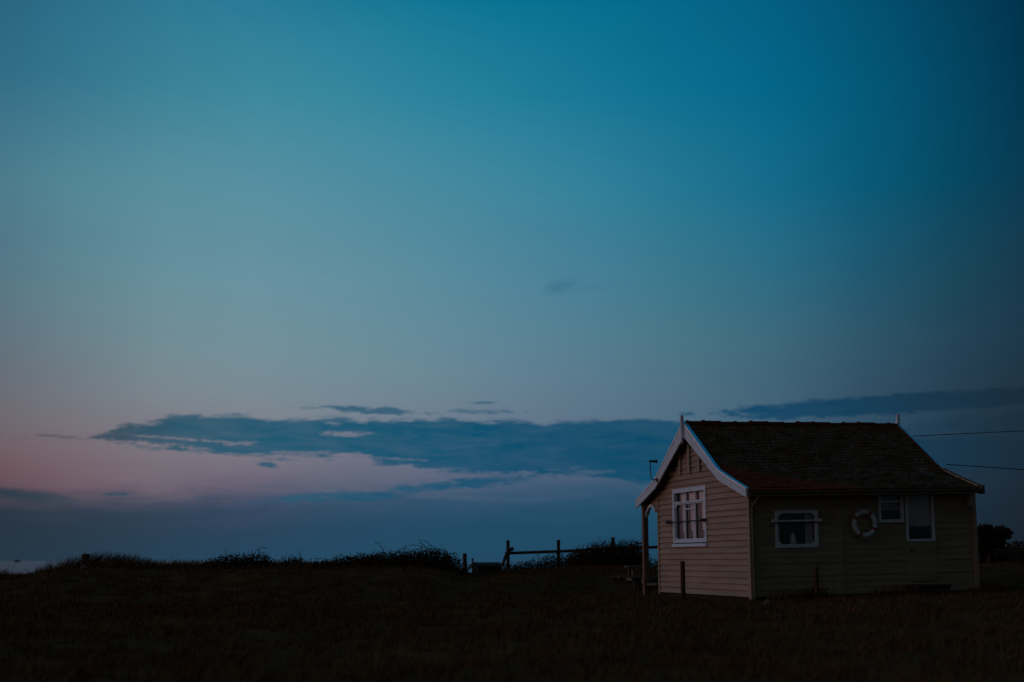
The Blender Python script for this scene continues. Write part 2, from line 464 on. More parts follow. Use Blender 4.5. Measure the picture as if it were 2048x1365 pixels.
class MB:
    def __init__(self):
        self.v, self.f = [], []
    def add(self, vs, fs):
        b = len(self.v)
        self.v += [tuple(q) for q in vs]
        self.f += [tuple(i + b for i in q) for q in fs]
        return self
    def quad(self, a, b, c, d):
        return self.add((a, b, c, d), ((0, 1, 2, 3),))
    def box(self, x0, x1, y0, y1, z0, z1):
        v = [(x, y, z) for z in (z0, z1) for y in (y0, y1) for x in (x0, x1)]
        return self.add(v, ((0, 2, 3, 1), (4, 5, 7, 6), (0, 1, 5, 4), (2, 6, 7, 3), (0, 4, 6, 2), (1, 3, 7, 5)))
    def cbox(self, x0, x1, y0, y1, z0, z1, c=.006):
        # box with chamfered long edges on every side (three shrunken shells joined)
        m0 = len(self.v)
        X, Y, Z = (x0, x1), (y0, y1), (z0, z1)
        vs, idx = [], {}
        for i in (0, 1):
            for j in (0, 1):
                for k in (0, 1):
                    sx, sy, sz = (1, -1)[i], (1, -1)[j], (1, -1)[k]
                    for ax in range(3):
                        p = [X[i] + sx * c * (ax != 0), Y[j] + sy * c * (ax != 1), Z[k] + sz * c * (ax != 2)]
                        idx[(i, j, k, ax)] = len(vs)
                        vs.append(p)
        fs = []
        for i in (0, 1):
            q = [idx[(i, 0, 0, 0)], idx[(i, 1, 0, 0)], idx[(i, 1, 1, 0)], idx[(i, 0, 1, 0)]]
            fs.append(q if i else q[::-1])
            q = [idx[(0, i, 0, 1)], idx[(0, i, 1, 1)], idx[(1, i, 1, 1)], idx[(1, i, 0, 1)]]
            fs.append(q if i else q[::-1])
            q = [idx[(0, 0, i, 2)], idx[(1, 0, i, 2)], idx[(1, 1, i, 2)], idx[(0, 1, i, 2)]]
            fs.append(q if i else q[::-1])
        for i in (0, 1):
            for j in (0, 1):
                fs.append([idx[(i, j, 0, 0)], idx[(i, j, 0, 1)], idx[(i, j, 1, 1)], idx[(i, j, 1, 0)]])
                fs.append([idx[(i, 0, j, 0)], idx[(i, 0, j, 2)], idx[(i, 1, j, 2)], idx[(i, 1, j, 0)]])
                fs.append([idx[(0, i, j, 1)], idx[(0, i, j, 2)], idx[(1, i, j, 2)], idx[(1, i, j, 1)]])
                for k in (0, 1):
                    fs.append([idx[(i, j, k, 0)], idx[(i, j, k, 1)], idx[(i, j, k, 2)]])
        return self.add(vs, fs)
    def prism(self, poly, axis, a0, a1):
        # poly: 2-D points; axis 0 -> (y,z) along x, 1 -> (x,z) along y, 2 -> (x,y) along z
        n = len(poly)
        def P(q, a):
            return ((a, q[0], q[1]), (q[0], a, q[1]), (q[0], q[1], a))[axis]
        v = [P(q, a0) for q in poly] + [P(q, a1) for q in poly]
        f = [tuple(range(n))[::-1], tuple(range(n, 2 * n))]
        f += [(i, (i + 1) % n, n + (i + 1) % n, n + i) for i in range(n)]
        return self.add(v, f)
    def tube(self, pts, r, seg=6, r1=None):
        pts = [Vector(p) for p in pts]
        n = len(pts)
        b = len(self.v)
        up = Vector((.13, .21, 1)).normalized()
        for i, p in enumerate(pts):
            d = (pts[min(i + 1, n - 1)] - pts[max(i - 1, 0)]).normalized()
            s = d.cross(up)
            if s.length < .1:
                s = d.cross(Vector((1, 0, 0)))
            s.normalize()
            t = d.cross(s)
            rr = r if r1 is None else r + (r1 - r) * i / (n - 1)
            for k in range(seg):
                a = 2 * math.pi * k / seg
                self.v.append(tuple(p + s * (rr * math.cos(a)) + t * (rr * math.sin(a))))
        for i in range(n - 1):
            for k in range(seg):
                self.f.append((b + i * seg + k, b + i * seg + (k + 1) % seg, b + (i + 1) * seg + (k + 1) % seg, b + (i + 1) * seg + k))
        self.f.append(tuple(b + k for k in range(seg))[::-1])
        self.f.append(tuple(b + (n - 1) * seg + k for k in range(seg)))
        return self
    def lathe(self, prof, c, seg=16):
        b = len(self.v)
        for r, z in prof:
            for k in range(seg):
                a = 2 * math.pi * k / seg
                self.v.append((c[0] + r * math.cos(a), c[1] + r * math.sin(a), c[2] + z))
        for i in range(len(prof) - 1):
            for k in range(seg):
                self.f.append((b + i * seg + k, b + i * seg + (k + 1) % seg, b + (i + 1) * seg + (k + 1) % seg, b + (i + 1) * seg + k))
        self.f.append(tuple(b + k for k in range(seg))[::-1])
        self.f.append(tuple(b + (len(prof) - 1) * seg + k for k in range(seg)))
        return self
    def build(self, name, m, parent=None, shear=False, smooth_=False, off=None):
        v = self.v
        if shear:
            v = [(x, y, z + SHEAR * x) for x, y, z in v]
        if off:
            v = [(x - off[0], y - off[1], z - off[2]) for x, y, z in v]
        me = bpy.data.meshes.new(name)
        me.from_pydata(v, [], self.f)
        me.validate()
        me.update()
        o = bpy.data.objects.new(name, me)
        col.objects.link(o)
        me.materials.append(m)
        if smooth_:
            me.polygons.foreach_set('use_smooth', [True] * len(me.polygons))
        if parent is not None:
            o.parent = parent
        return o

def tag(o, label=None, cat=None, group=None, kind=None):
    if label: o['label'] = label
    if cat: o['category'] = cat
    if group: o['group'] = group
    if kind: o['kind'] = kind
    return o

def empty(name, loc, rz=0.0):
    o = bpy.data.objects.new(name, None)
    o.empty_display_size = .3
    o.location = loc
    o.rotation_euler = (0, 0, rz)
    col.objects.link(o)
    return o

F = 50 / 36 * 2048
def at(px, py, Y):
    # a point Y metres away, read off the photograph
    f = Vector((0, math.cos(PITCH), math.sin(PITCH)))
    r = Vector((1, 0, 0)); u = r.cross(f)
    r2 = r * math.cos(ROLL) - u * math.sin(ROLL)
    u2 = u * math.cos(ROLL) + r * math.sin(ROLL)
    d = r2 * ((px - 1024) / F) - u2 * ((py - 682.5) / F) + f
    return d * (Y / d.y) + Vector((0, 0, CZ))

# ------------------------------------------------------------------ terrain
def sstep(a, b, x):
    t = np.clip((np.asarray(x, float) - a) / (b - a), 0, 1)
    return t * t * (3 - 2 * t)

CREST_Y = 47.0
_cx = [(-400, .5), (0, .50), (30, .36), (60, .36), (100, .50), (150, .72), (200, .80), (250, .80), (320, .74), (400, .76), (450, .78), (520, .78), (600, .80), (680, .72), (760, .78),
       (860, .78), (910, .62), (940, .48), (970, .50), (985, .54), (1010, .58), (1060, .58), (1150, .62), (1250, .62), (1320, .55), (1500, .5), (2100, .55)]
CRX = [(x - 1024) / F * .99 * CREST_Y for x, _ in _cx]
CRZ = [z for _, z in _cx]

def wave(x, y):
    return (.5 * np.sin(x * .9 + 1.3 * np.sin(y * .5)) + .3 * np.sin(y * 1.1 + x * .35 + 2) + .25 * np.sin(x * 2.3 - y * 1.7) + .2 * np.sin(x * .23 + y * .31 + 1)) 

def height(x, y):
    x = np.asarray(x, float); y = np.asarray(y, float)
    s = sstep(-3, 3, x)
    y0 = 31 + 9.5 * s
    cz = np.interp(x, CRX, CRZ)
    rise = sstep(0, 1, (y - y0) / (CREST_Y - 1 - y0))
    h = -.06 + .045 * wave(x, y) * (1 - .75 * sstep(26, 33, y) * sstep(2, 5, x)) + cz * rise + .02 * np.clip(x - 4, 0, 12) * sstep(20, 32, y)
    # seaward side: down to the beach, later under the water; inland (right) the land goes on level
    r = sstep(12, 30, x)
    drop = sstep(54, 84, y) * (1 - r) + sstep(170, 330, y) * r
    h = h * (1 - drop) + drop * (-2.7 + .06 * np.sin(x * .2))
    h = h - 4.5 * sstep(150, 230, y) * (1 - r) - 4.5 * sstep(330, 420, y) * r
    return h

def build_ground():
    xs = np.concatenate([np.linspace(-420, -45, 26)[:-1], np.linspace(-45, 45, 181), np.linspace(45, 420, 26)[1:]])
    ys = np.concatenate([np.linspace(-120, 4, 20)[:-1], np.linspace(4, 62, 146), np.linspace(62, 440, 64)[1:]])
    X, Y = np.meshgrid(xs, ys)
    Z = height(X, Y)
    nx, ny = len(xs), len(ys)
    v = np.stack([X.ravel(), Y.ravel(), Z.ravel()], 1)
    i = np.arange(nx * ny).reshape(ny, nx)
    f = np.stack([i[:-1, :-1], i[:-1, 1:], i[1:, 1:], i[1:, :-1]], -1).reshape(-1, 4)
    me = bpy.data.meshes.new('ground')
    me.from_pydata(v.tolist(), [], f.tolist())
    me.materials.append(m_ground)
    me.polygons.foreach_set('use_smooth', [True] * len(me.polygons))
    o = bpy.data.objects.new('ground', me)
    col.objects.link(o)
    tag(o, 'dark rough moorland falling to the beach', kind='structure')
build_ground()

sea = MB()
nr = 24
ring = [(-40000, 150), (40000, 150), (40000, 45000), (-40000, 45000)]
sea.add([(x, y, -4.0) for x, y in ring], ((0, 1, 2, 3),))
tag(sea.build('sea', m_sea), 'dim blue sea along the horizon', kind='structure')

# ------------------------------------------------------------------ the chalet (local x = along the long wall, y = along the gable wall, z up)
HC = Vector((5.610, 33.848, 0.0)); HA = R(15)
hut = empty('beach_chalet', HC, HA)
tag(hut, 'cream weatherboarded beach chalet with dark tiled roof and white bargeboards', 'chalet')
def HP(x, y, z):
    return HC + Matrix.Rotation(HA, 3, 'Z') @ Vector((x, y, z + SHEAR * x))
LEN, WID = 5.98, 5.98
XR = LEN - .11      # the roof ends nearly flush at the far gable
RP = [(-.50, 2.52), (.30, 2.77), (1.08, 3.03), (1.28, 3.14), (2.2, 3.725), (3.3, 4.42),
      (4.40, 3.725), (5.30, 3.15), (5.50, 3.04), (6.25, 2.78), (7.02, 2.52)]
RY = [p[0] for p in RP]; RZ = [p[1] for p in RP]
def roof_z(y):
    return float(np.interp(y, RY, RZ))
def gable_ext(z, lo, hi, drop=.13):
    # y extent of the gable wall at height z, under the roof boarding
    ys = np.linspace(lo, hi, 800)
    ok = [y for y in ys if roof_z(y) - drop >= z]
    return (ok[0], ok[-1]) if ok else None

def siding(openings, z0, z1, bh, ext, put, seed, rel=.048):
    rnd = random.Random(seed)
    n = int(math.ceil((z1 - z0) / bh))
    for i in range(n):
        a, b = z0 + i * bh, min(z0 + (i + 1) * bh, z1)
        cuts = sorted({a, b} | {z for o in openings for z in (o[2], o[3]) if a < z < b})
        jit = rnd.uniform(-.004, .005)
        e_ = ext((a + b) / 2) or (0, 1)
        joints = [rnd.uniform(*e_)] if rnd.random() < .75 else []
        for c0, c1 in zip(cuts[:-1], cuts[1:]):
            e0, e1 = ext(c0), ext(c1 - 1e-4)
            if e0 is None: continue
            if e1 is None: e1 = ((e0[0] + e0[1]) / 2 - .01, (e0[0] + e0[1]) / 2 + .01)
            segs = [(e0[0], e0[1], e1[0], e1[1])]
            for jc in joints:
                segs = [q for s in segs for q in ([s] if not (s[0] + .1 < jc < s[1] - .1 and s[2] + .1 < jc < s[3] - .1) else [(s[0], jc - .003, s[2], jc - .003), (jc + .003, s[1], jc + .003, s[3])])]
            for o in openings:
                if o[2] < c1 - 1e-5 and o[3] > c0 + 1e-5:
                    new = []
                    for s in segs:
                        if o[1] <= s[0] or o[0] >= s[1]:
                            new.append(s); continue
                        if o[0] > s[0]: new.append((s[0], o[0], s[2], o[0]))
                        if o[1] < s[1]: new.append((o[1], s[1], o[1], s[3]))
                    segs = new
            t0 = rel + jit - (rel - .006) * (c0 - a) / bh
            t1 = rel + jit - (rel - .006) * (c1 - a) / bh
            for s in segs:
                put(s, c0, c1, t0, t1, abs(c0 - a) < 1e-6)

# openings: (lo, hi, z0, z1)
GW = (2.66, 4.82, 1.32, 2.74)
SW1 = (.68, 1.67, 1.22, 2.00)
SW2 = (3.42, 3.97, 1.78, 2.40)
SDR = (4.16, 4.79, 1.31, 2.40)

# gable wall facing the sea
g = MB()
def put_g(s, c0, c1, t0, t1, lip):
    g.quad((-t0, s[1], c0), (-t0, s[0], c0), (-t1, s[2], c1), (-t1, s[3], c1))
    if lip: g.quad((-t0, s[0], c0), (-t0, s[1], c0), (0.004, s[1], c0), (0.004, s[0], c0))
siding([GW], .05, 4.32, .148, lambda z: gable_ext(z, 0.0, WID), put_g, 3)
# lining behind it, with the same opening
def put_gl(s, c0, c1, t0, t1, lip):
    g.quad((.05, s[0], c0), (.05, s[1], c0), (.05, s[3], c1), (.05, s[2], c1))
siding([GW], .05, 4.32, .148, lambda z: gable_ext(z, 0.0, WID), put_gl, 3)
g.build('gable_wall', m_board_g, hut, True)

# long wall towards the viewer
s_ = MB()
def put_s(s, c0, c1, t0, t1, lip):
    s_.quad((s[0], -t0, c0), (s[1], -t0, c0), (s[3], -t1, c1), (s[2], -t1, c1))
    if lip: s_.quad((s[1], -t0, c0), (s[0], -t0, c0), (s[0], .004, c0), (s[1], .004, c0))
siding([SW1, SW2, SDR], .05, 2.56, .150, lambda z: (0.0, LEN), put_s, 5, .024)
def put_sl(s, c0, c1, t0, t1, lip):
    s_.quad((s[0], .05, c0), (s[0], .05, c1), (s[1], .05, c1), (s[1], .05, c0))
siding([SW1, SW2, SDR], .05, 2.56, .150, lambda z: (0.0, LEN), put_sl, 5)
s_.build('long_wall', m_board_shade, hut, True)

# far gable and back wall
g2 = MB()
def put_g2(s, c0, c1, t0, t1, lip):
    g2.quad((LEN - .13 + t0, s[0], c0), (LEN - .13 + t0, s[1], c0), (LEN - .13 + t1, s[3], c1), (LEN - .13 + t1, s[2], c1))
    if lip: g2.quad((LEN - .13 + t0, s[1], c0), (LEN - .13 + t0, s[0], c0), (LEN - .17, s[0], c0), (LEN - .17, s[1], c0))
siding([], .05, 4.32, .148, lambda z: gable_ext(z, 0.0, WID), put_g2, 8)
g2.build('far_gable_wall', m_board_g, hut, True)
b2 = MB()
def put_b(s, c0, c1, t0, t1, lip):
    b2.quad((s[1], WID + t0, c0), (s[0], WID + t0, c0), (s[2], WID + t1, c1), (s[3], WID + t1, c1))
siding([], .05, 2.95, .150, lambda z: (0.0, LEN), put_b, 9)
b2.build('back_wall', m_board_shade, hut, True)
# room inside: floor, ceiling and a cross partition, dim
rm = MB()
rm.box(.06, LEN - .15, .06, WID - .03, .16, .2)
rm.box(.06, LEN - .15, .9, WID - .4, 2.70, 2.72)
rm.box(.06, LEN - .15, 2.2, 2.26, .2, 2.70)
rm.box(1.3, 1.36, 2.27, WID - .4, .2, 2.70)
rm.build('room_lining', m_room, hut, True)
# corner and cover boards
cb = MB()
cb.cbox(-.055, .075, -.055, .075, .0, 2.50)
cb.build('corner_board', m_board_g, hut, True)
cb = MB(); cb.cbox(-.055, .05, WID - .05, WID + .05, .0, 2.78); cb.build('corner_board', m_board_g, hut, True)
cb = MB(); cb.cbox(LEN - .06, LEN + .055, -.05, .06, .0, 2.50); cb.build('corner_board', m_board_g, hut, True)
cb = MB(); cb.cbox(2.22, 2.38, -.044, -.004, .03, 2.50); cb.build('cover_board', m_board_shade, hut, True)
# dark footing posts under the boards
ft = MB()
ft.box(.08, LEN - .14, .08, WID - .08, -.5, .15)
ft.build('plinth', m_step, hut, True)
# vertical battens in the gable point
for y, zt in ((4.88, 3.42), (4.22, 3.82), (3.57, 4.17), (2.89, 4.17), (2.20, 3.80), (1.52, 3.38)):
    t = min(zt, roof_z(y) - .14)
    bt = MB(); bt.cbox(-.095, -.012, y - .062, y + .062, 3.15, t)
    bt.build('batten', m_trim, hut, True)

# ---- roof
roof_part = MB()
rnd = random.Random(21)
def slope_tiles(pts):
    # pts from eave to ridge (y, z)
    P = [Vector((0, y, z)) for y, z in pts]
    ln = [0]
    for a, b in zip(P[:-1], P[1:]): ln.append(ln[-1] + (b - a).length)
    def at_s(s):
        s = max(0, min(ln[-1], s))
        i = max(j for j in range(len(ln)) if ln[j] <= s + 1e-9)
        i = min(i, len(P) - 2)
        t = (s - ln[i]) / (ln[i + 1] - ln[i])
        d = (P[i + 1] - P[i]).normalized()
        nrm = Vector((0, -d.z, d.y)) if d.y > 0 else Vector((0, d.z, -d.y))
        return P[i].lerp(P[i + 1], t), nrm
    tw = .19
    X0, X1 = -.27, XR
    k = 0
    for i in range(len(P) - 1):
        A, B = P[i], P[i + 1]
        d = (B - A)
        seg_l = d.length
        d = d / seg_l
        nrm = Vector((0, -d.z, d.y)) if d.y > 0 else Vector((0, d.z, -d.y))
        n = max(1, round(seg_l / .155))
        ex = seg_l / n
        for j in range(n):
            k += 1
            x = X0 - (k % 2) * tw / 2 - rnd.uniform(0, .05)
            while x < X1:
                w_ = tw * rnd.uniform(.9, 1.1)
                xa, xb = max(x, X0), min(x + w_ - .005, X1)
                x += w_
                if xb - xa < .03: continue
                sl = j * ex + rnd.uniform(-.014, .010)
                a = A + d * sl
                b = A + d * min(seg_l, sl + ex + .02)
                l0 = .017 + rnd.uniform(-.006, .012)
                la, lb = l0 + rnd.uniform(-.006, .006), l0 + rnd.uniform(-.006, .006)
                lt = .008 + rnd.uniform(-.003, .005)
                sag = .016 * math.sin(xa * 1.7 + k * .25) + .010 * math.sin(xa * 3.1 + 1)
                S = Vector((0, 0, sag if 1 < k < 22 else 0))
                p0 = a + nrm * la + S; p1 = a + nrm * lb + S; p2 = b + nrm * lt + S; q0 = a + S
                roof_part.add([(xa, p0.y, p0.z), (xb, p1.y, p1.z), (xb, p2.y, p2.z), (xa, p2.y, p2.z), (xa, q0.y, q0.z - .012), (xb, q0.y, q0.z - .012)],
                              ((0, 1, 2, 3), (4, 5, 1, 0), (0, 3, 4), (1, 5, 2)))
slope_tiles(RP[:6])
slope_tiles(RP[5:][::-1])
# boarding under the tiles, closed
top = [(y, z - .012) for y, z in RP]
bot = [(y, z - .075) for y, z in RP]
# split in convex strips
roof = roof_part.build('roof', m_tiles, hut, True)
bd = MB()
for i in range(len(RP) - 1):
    bd.prism([bot[i], bot[i + 1], top[i + 1], top[i]], 0, -.27, XR - .01)
bd.build('roof_boarding', m_under, roof, True)
# ridge of overlapping half-round clay tiles, slightly out of line
rd = MB()
x = -.24; k = 0
while x < XR - .05:
    L_ = .47
    x1 = min(x + L_, XR - .02)
    dz = .012 * math.sin(k * 1.9) + (.02 - .05 * x / LEN)
    for seg in range(8):
        a0, a1 = math.pi * (seg / 8) - .25 + .0, math.pi * ((seg + 1) / 8) - .25
        a0, a1 = -.25 + (math.pi + .5) * seg / 8, -.25 + (math.pi + .5) * (seg + 1) / 8
        for xa, xb, ra, rb in ((x, x + .06, .135, .135), (x + .06, x1 + .02, .118, .112)):
            rd.quad((xa, 3.3 + ra * math.cos(a0), 4.36 + dz + ra * math.sin(a0)), (xb, 3.3 + rb * math.cos(a0), 4.36 + dz + .006 + rb * math.sin(a0)),
                    (xb, 3.3 + rb * math.cos(a1), 4.36 + dz + .006 + rb * math.sin(a1)), (xa, 3.3 + ra * math.cos(a1), 4.36 + dz + ra * math.sin(a1)))
        rd.add([(x, 3.3, 4.30 + dz), (x, 3.3 + .135 * math.cos(a0), 4.36 + dz + .135 * math.sin(a0)), (x, 3.3 + .135 * math.cos(a1), 4.36 + dz + .135 * math.sin(a1))], ((0, 1, 2),))
    x += L_ - .02
    k += 1
rd.build('ridge_tile', m_ridge, roof, True)

# bargeboards, verge strips and finials at both ends
def depth(y):
    return float(np.interp(abs(y - 3.25), [0, 2.0, 3.75], [.37, .235, .19]))
def barge(x0, x1, pts, flip):
    b = MB()
    for (ya, za), (yb, zb) in zip(pts[:-1], pts[1:]):
        q = [(ya, za + .035 - depth(ya)), (yb, zb + .035 - depth(yb)), (yb, zb + .035), (ya, za + .035)]
        b.prism(q, 0, x0, x1)
    return b
RPd = []
for (ya, za), (yb, zb) in zip(RP[:-1], RP[1:]):
    for t in (0, .5):
        RPd.append((ya + (yb - ya) * t, za + (zb - za) * t))
RPd.append(RP[-1])
pk = [i for i, p in enumerate(RPd) if abs(p[0] - 3.3) < 1e-6][0]
RA = RPd[:pk] + [(3.297, RPd[pk][1])]
RB = [(3.303, RPd[pk][1])] + RPd[pk + 1:]
def verge(x0, x1, pts):
    b = MB()
    for (ya, za), (yb, zb) in zip(pts[:-1], pts[1:]):
        b.prism([(ya, za + .038), (yb, zb + .038), (yb, zb + .062), (ya, za + .062)], 0, x0, x1)
    return b
for pts in (RA, RB):
    barge(-.315, -.275, pts, 0).build('bargeboard', m_white, hut, True)
    verge(-.33, -.235, pts).build('verge_strip', m_verge, hut, True)
for pts in (RA, RB):
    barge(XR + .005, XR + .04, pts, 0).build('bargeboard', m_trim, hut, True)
    fl_ = [p for p in pts if p[0] < 1.1 or p[0] > 5.48]
    up_ = [p for p in pts if 1.0 < p[0] < 5.52]
    verge(XR + .0, XR + .05, up_).build('verge_strip', m_verge, hut, True)
    verge(XR + .0, XR + .05, fl_).build('verge_strip', m_under, hut, True)
def finial(x, zt, zb):
    b = MB()
    b.cbox(x - .040, x + .040, 3.258, 3.342, zb + .16, zt - .02, .008)
    b.add([(x - .034, 3.264, zb + .16), (x + .034, 3.264, zb + .16), (x + .034, 3.336, zb + .16), (x - .034, 3.336, zb + .16), (x, 3.3, zb)],
          ((0, 4, 1), (1, 4, 2), (2, 4, 3), (3, 4, 0)))
    b.add([(x - .036, 3.262, zt - .02), (x + .036, 3.262, zt - .02), (x + .036, 3.338, zt - .02), (x - .036, 3.338, zt - .02), (x, 3.3, zt)],
          ((0, 1, 4), (1, 2, 4), (2, 3, 4), (3, 0, 4)))
    b.build('finial', m_white, hut, True)
finial(-.355, 4.66, 3.88)
finial(XR + .065, 4.70, 3.95)

# gutter along the near eave, with brackets, downpipe at the left corner
gt = MB()
gy, gz = -.555, 2.475
prof = [(gy + .055 * math.cos(a), gz + .05 * math.sin(a)) for a in [math.pi + math.pi * i / 8 for i in range(9)]]
inn = [(gy + .045 * math.cos(a), gz + .041 * math.sin(a)) for a in [2 * math.pi - math.pi * i / 8 for i in range(9)]]
for i in range(8):
    q = [prof[i], prof[i + 1], inn[7 - i], inn[8 - i]]
    gt.prism(q, 0, -.26, XR + .03)
gt.build('gutter', m_gut, hut, True)
fb = MB(); fb.cbox(-.27, XR, -.495, -.465, 2.38, 2.50); fb.build('fascia', m_trim, hut, True)
so = MB(); so.box(-.27, XR, -.46, -.035, 2.40, 2.415); so.build('soffit', m_trim, hut, True)
dp = MB()
dp.tube([(.0, -.555, 2.43), (.0, -.545, 2.38), (.0, -.40, 2.30), (.01, -.16, 2.17), (.02, -.10, 2.10), (.02, -.095, .12), (.02, -.15, .04)], .032, 8)
dp.build('downpipe', m_gut, hut, True)
br = MB(); br.cbox(LEN - .22, LEN - .02, -.16, -.03, 2.06, 2.38); br.build('eave_bracket', m_trim, hut, True)
br = MB(); br.cbox(XR + .0, XR + .075, -.60, -.42, 2.36, 2.57); br.build('eave_block', m_under, hut, True)

# ---- gable window
def frame(mb, axis, lo, hi, z0, z1, w, d0, d1, wb=None):
    wb = wb or w
    def B(a, b, c, d):
        if axis == 'g': mb.cbox(d0, d1, a, b, c, d, .004)
        else: mb.cbox(a, b, d0, d1, c, d, .004)
    B(lo, lo + w, z0, z1); B(hi - w, hi, z0, z1)
    B(lo + w, hi - w, z1 - w, z1); B(lo + w, hi - w, z0, z0 + wb)
w = MB(); frame(w, 'g', 2.56, 4.86, 1.36, 2.79, .115, -.055, .05, .05)
win = w.build('gable_window', m_white, hut, True)
w = MB(); w.cbox(-.085, -.01, 2.54, 4.89, 1.25, 1.335); w.build('sill', m_white, win, True)
w = MB(); w.cbox(-.05, .03, 2.677, 4.743, 2.395, 2.445); w.build('transom', m_white, win, True)
sh = MB()
# lower sash with cut corners
lo, hi, z0, z1, wd = 2.677, 4.743, 1.412, 2.393, .030
frame(sh, 'g', lo, hi, z0, z1, wd, -.03, .02, .05)
for (ya, sy) in ((lo + wd, 1), (hi - wd, -1)):
    for (za, sz) in ((z0 + wd, 1), (z1 - wd, -1)):
        c = .13
        q = [(ya, za), (ya + sy * c, za), (ya, za + sz * c * .6)]
        sh.prism(q if sy * sz > 0 else q[::-1], 0, -.028, .018)
sh.build('sash', m_white, win, True)
for y in (3.37, 4.05):
    gb = MB(); gb.cbox(-.012, .015, y - .022, y + .022, z0 + wd, z1 - wd, .003); gb.build('glazing_bar', m_white, win, True)
    gb = MB(); gb.cbox(-.012, .02, y - .035, y + .035, 2.447, 2.655, .003); gb.build('glazing_bar', m_white, win, True)
gb = MB(); gb.cbox(-.014, .015, 3.402, 4.018, 2.215, 2.25, .003); gb.build('glazing_bar', m_white, win, True)
pn = MB(); pn.box(.022, .026, 2.70, 4.74, 1.42, 2.39); pn.build('pane', m_glass, win, True)
pn = MB(); pn.box(.032, .036, 2.70, 4.74, 2.45, 2.65); pn.build('pane', m_glass, win, True)
# blinds: three narrow pale blinds of thin slats hung just behind the glass, open gaps between
for (ya, yb, za, zb) in ((2.60, 3.30, 2.40, 2.70), (3.49, 4.01, 2.40, 2.70), (4.17, 4.55, 2.40, 2.70),
                         (2.60, 3.16, 1.44, 2.40), (3.56, 3.92, 1.44, 2.40), (4.25, 4.51, 1.44, 2.40)):
    bl = MB()
    z = za
    while z < zb - .01:
        n = 6
        for i in range(n):
            a = ya + (yb - ya) * i / n; b_ = ya + (yb - ya) * (i + 1) / n
            fa = .008 * math.sin(i * 2.1 + z); fb_ = .008 * math.sin((i + 1) * 2.1 + z)
            bl.quad((.085 + fb_, b_, z), (.085 + fa, a, z), (.095 + fa, a, z + .038), (.095 + fb_, b_, z + .038))
        z += .040
    bl.build('blind', m_blind, win, True)
w = MB(); w.box(.045, .30, 2.70, 4.72, 1.40, 1.425); w.build('inner_sill', m_trim, win, True)
# iron bar across with end blocks
ib = MB(); ib.tube([(-.14, 2.60, 1.915), (-.14, 5.05, 1.915)], .016, 8)
ibo = ib.build('security_bar', m_dark, win, True)
for ya in (2.56, 5.01):
    ib = MB(); ib.cbox(-.175, -.035, ya, ya + .085, 1.875, 1.955); ib.build('bar_bracket', m_dark, ibo, True)

# ---- long-wall windows and door
def rounded(mb, x0, x1, z0, z1, c, sz=1.0):
    for xa, sx in ((x0, 1), (x1, -1)):
        for za, szn in ((z0, 1), (z1, -1)):
            q = [(xa, za), (xa + sx * c, za), (xa, za + szn * c * sz)]
            mb.prism(q if sx * szn < 0 else q[::-1], 1, -.052, .01)
w = MB(); frame(w, 's', .62, 1.73, 1.17, 2.05, .066, -.056, .05, .085)
rounded(w, .686, 1.664, 1.255, 1.984, .095)
win1 = w.build('kitchen_window', m_white, hut, True)
w = MB(); w.cbox(.686, 1.664, -.06, .03, 1.785, 1.825); w.build('transom', m_white, win1, True)
for xa in (.525, 1.732):
    w = MB(); w.cbox(xa, xa + .09, -.10, -.03, 1.765, 1.845); w.build('shutter_stop', m_white, win1, True)
w = MB(); w.tube([(.50, -.125, 1.76), (1.86, -.125, 1.76)], .014, 8); w.build('security_bar', m_dark, win1, True)
w = MB(); w.box(.68, 1.67, .012, .016, 1.25, 1.785); w.build('pane', m_glass, win1, True)
w = MB(); w.box(.68, 1.67, .020, .024, 1.82, 1.99); w.build('pane', m_glass, win1, True)
for xa, xb in ((1.46, 1.66), (.69, .80)):
    cu = MB()
    n = 24
    for i in range(n):
        a, b_ = xa + (xb - xa) * i / n, xa + (xb - xa) * (i + 1) / n
        ya, yb = .10 + .018 * math.sin(a * 95), .10 + .018 * math.sin(b_ * 95)
        cu.quad((a, ya, 1.22), (b_, yb, 1.22), (b_, yb, 2.02), (a, ya, 2.02))
    cu.build('curtain', m_grey, win1, True, True)
w = MB(); w.box(.66, 1.69, .06, .30, 1.18, 1.215); w.build('inner_sill', m_grey, win1, True)

w = MB(); frame(w, 's', 3.36, 4.03, 1.72, 2.46, .060, -.055, .05, .075)
win2 = w.build('bathroom_window', m_white, hut, True)
w = MB(); w.cbox(3.42, 3.97, -.058, .03, 2.20, 2.25); w.build('transom', m_white, win2, True)
w = MB(); w.box(3.41, 3.98, .012, .016, 1.79, 2.20); w.build('pane', m_glass, win2, True)
w = MB(); w.box(3.41, 3.98, .020, .024, 2.25, 2.41); w.build('pane', m_glass, win2, True)
w = MB()
z = 2.02
while z < 2.42:
    w.quad((3.40, .07, z), (3.99, .07, z), (3.99, .10, z + .03), (3.40, .10, z + .03)); z += .034
w.build('blind', m_grey, win2, True)

dr = MB(); dr.cbox(4.10, 4.85, -.052, -.012, .30, 1.245)
door = dr.build('door', m_board_shade, hut, True)
w = MB(); frame(w, 's', 4.09, 4.86, 1.255, 2.455, .055, -.058, .05)
w.build('door_frame', m_white, door, True)
w = MB(); w.box(4.14, 4.81, .012, .016, 1.30, 2.41); w.build('pane', m_glass, door, True)
w = MB(); w.box(4.13, 4.82, .030, .036, 1.62, 2.42); w.build('blind', m_grey, door, True)
for za in (.36, 1.1):
    w = MB(); w.cbox(4.13, 4.82, -.06, -.054, za, za + .06, .002); w.build('ledge', m_board_shade, door, True)
w = MB(); w.tube([(4.15, -.053, 1.05), (4.15, -.10, 1.05), (4.24, -.105, 1.05)], .012, 6); w.build('handle', m_dark, door, True)

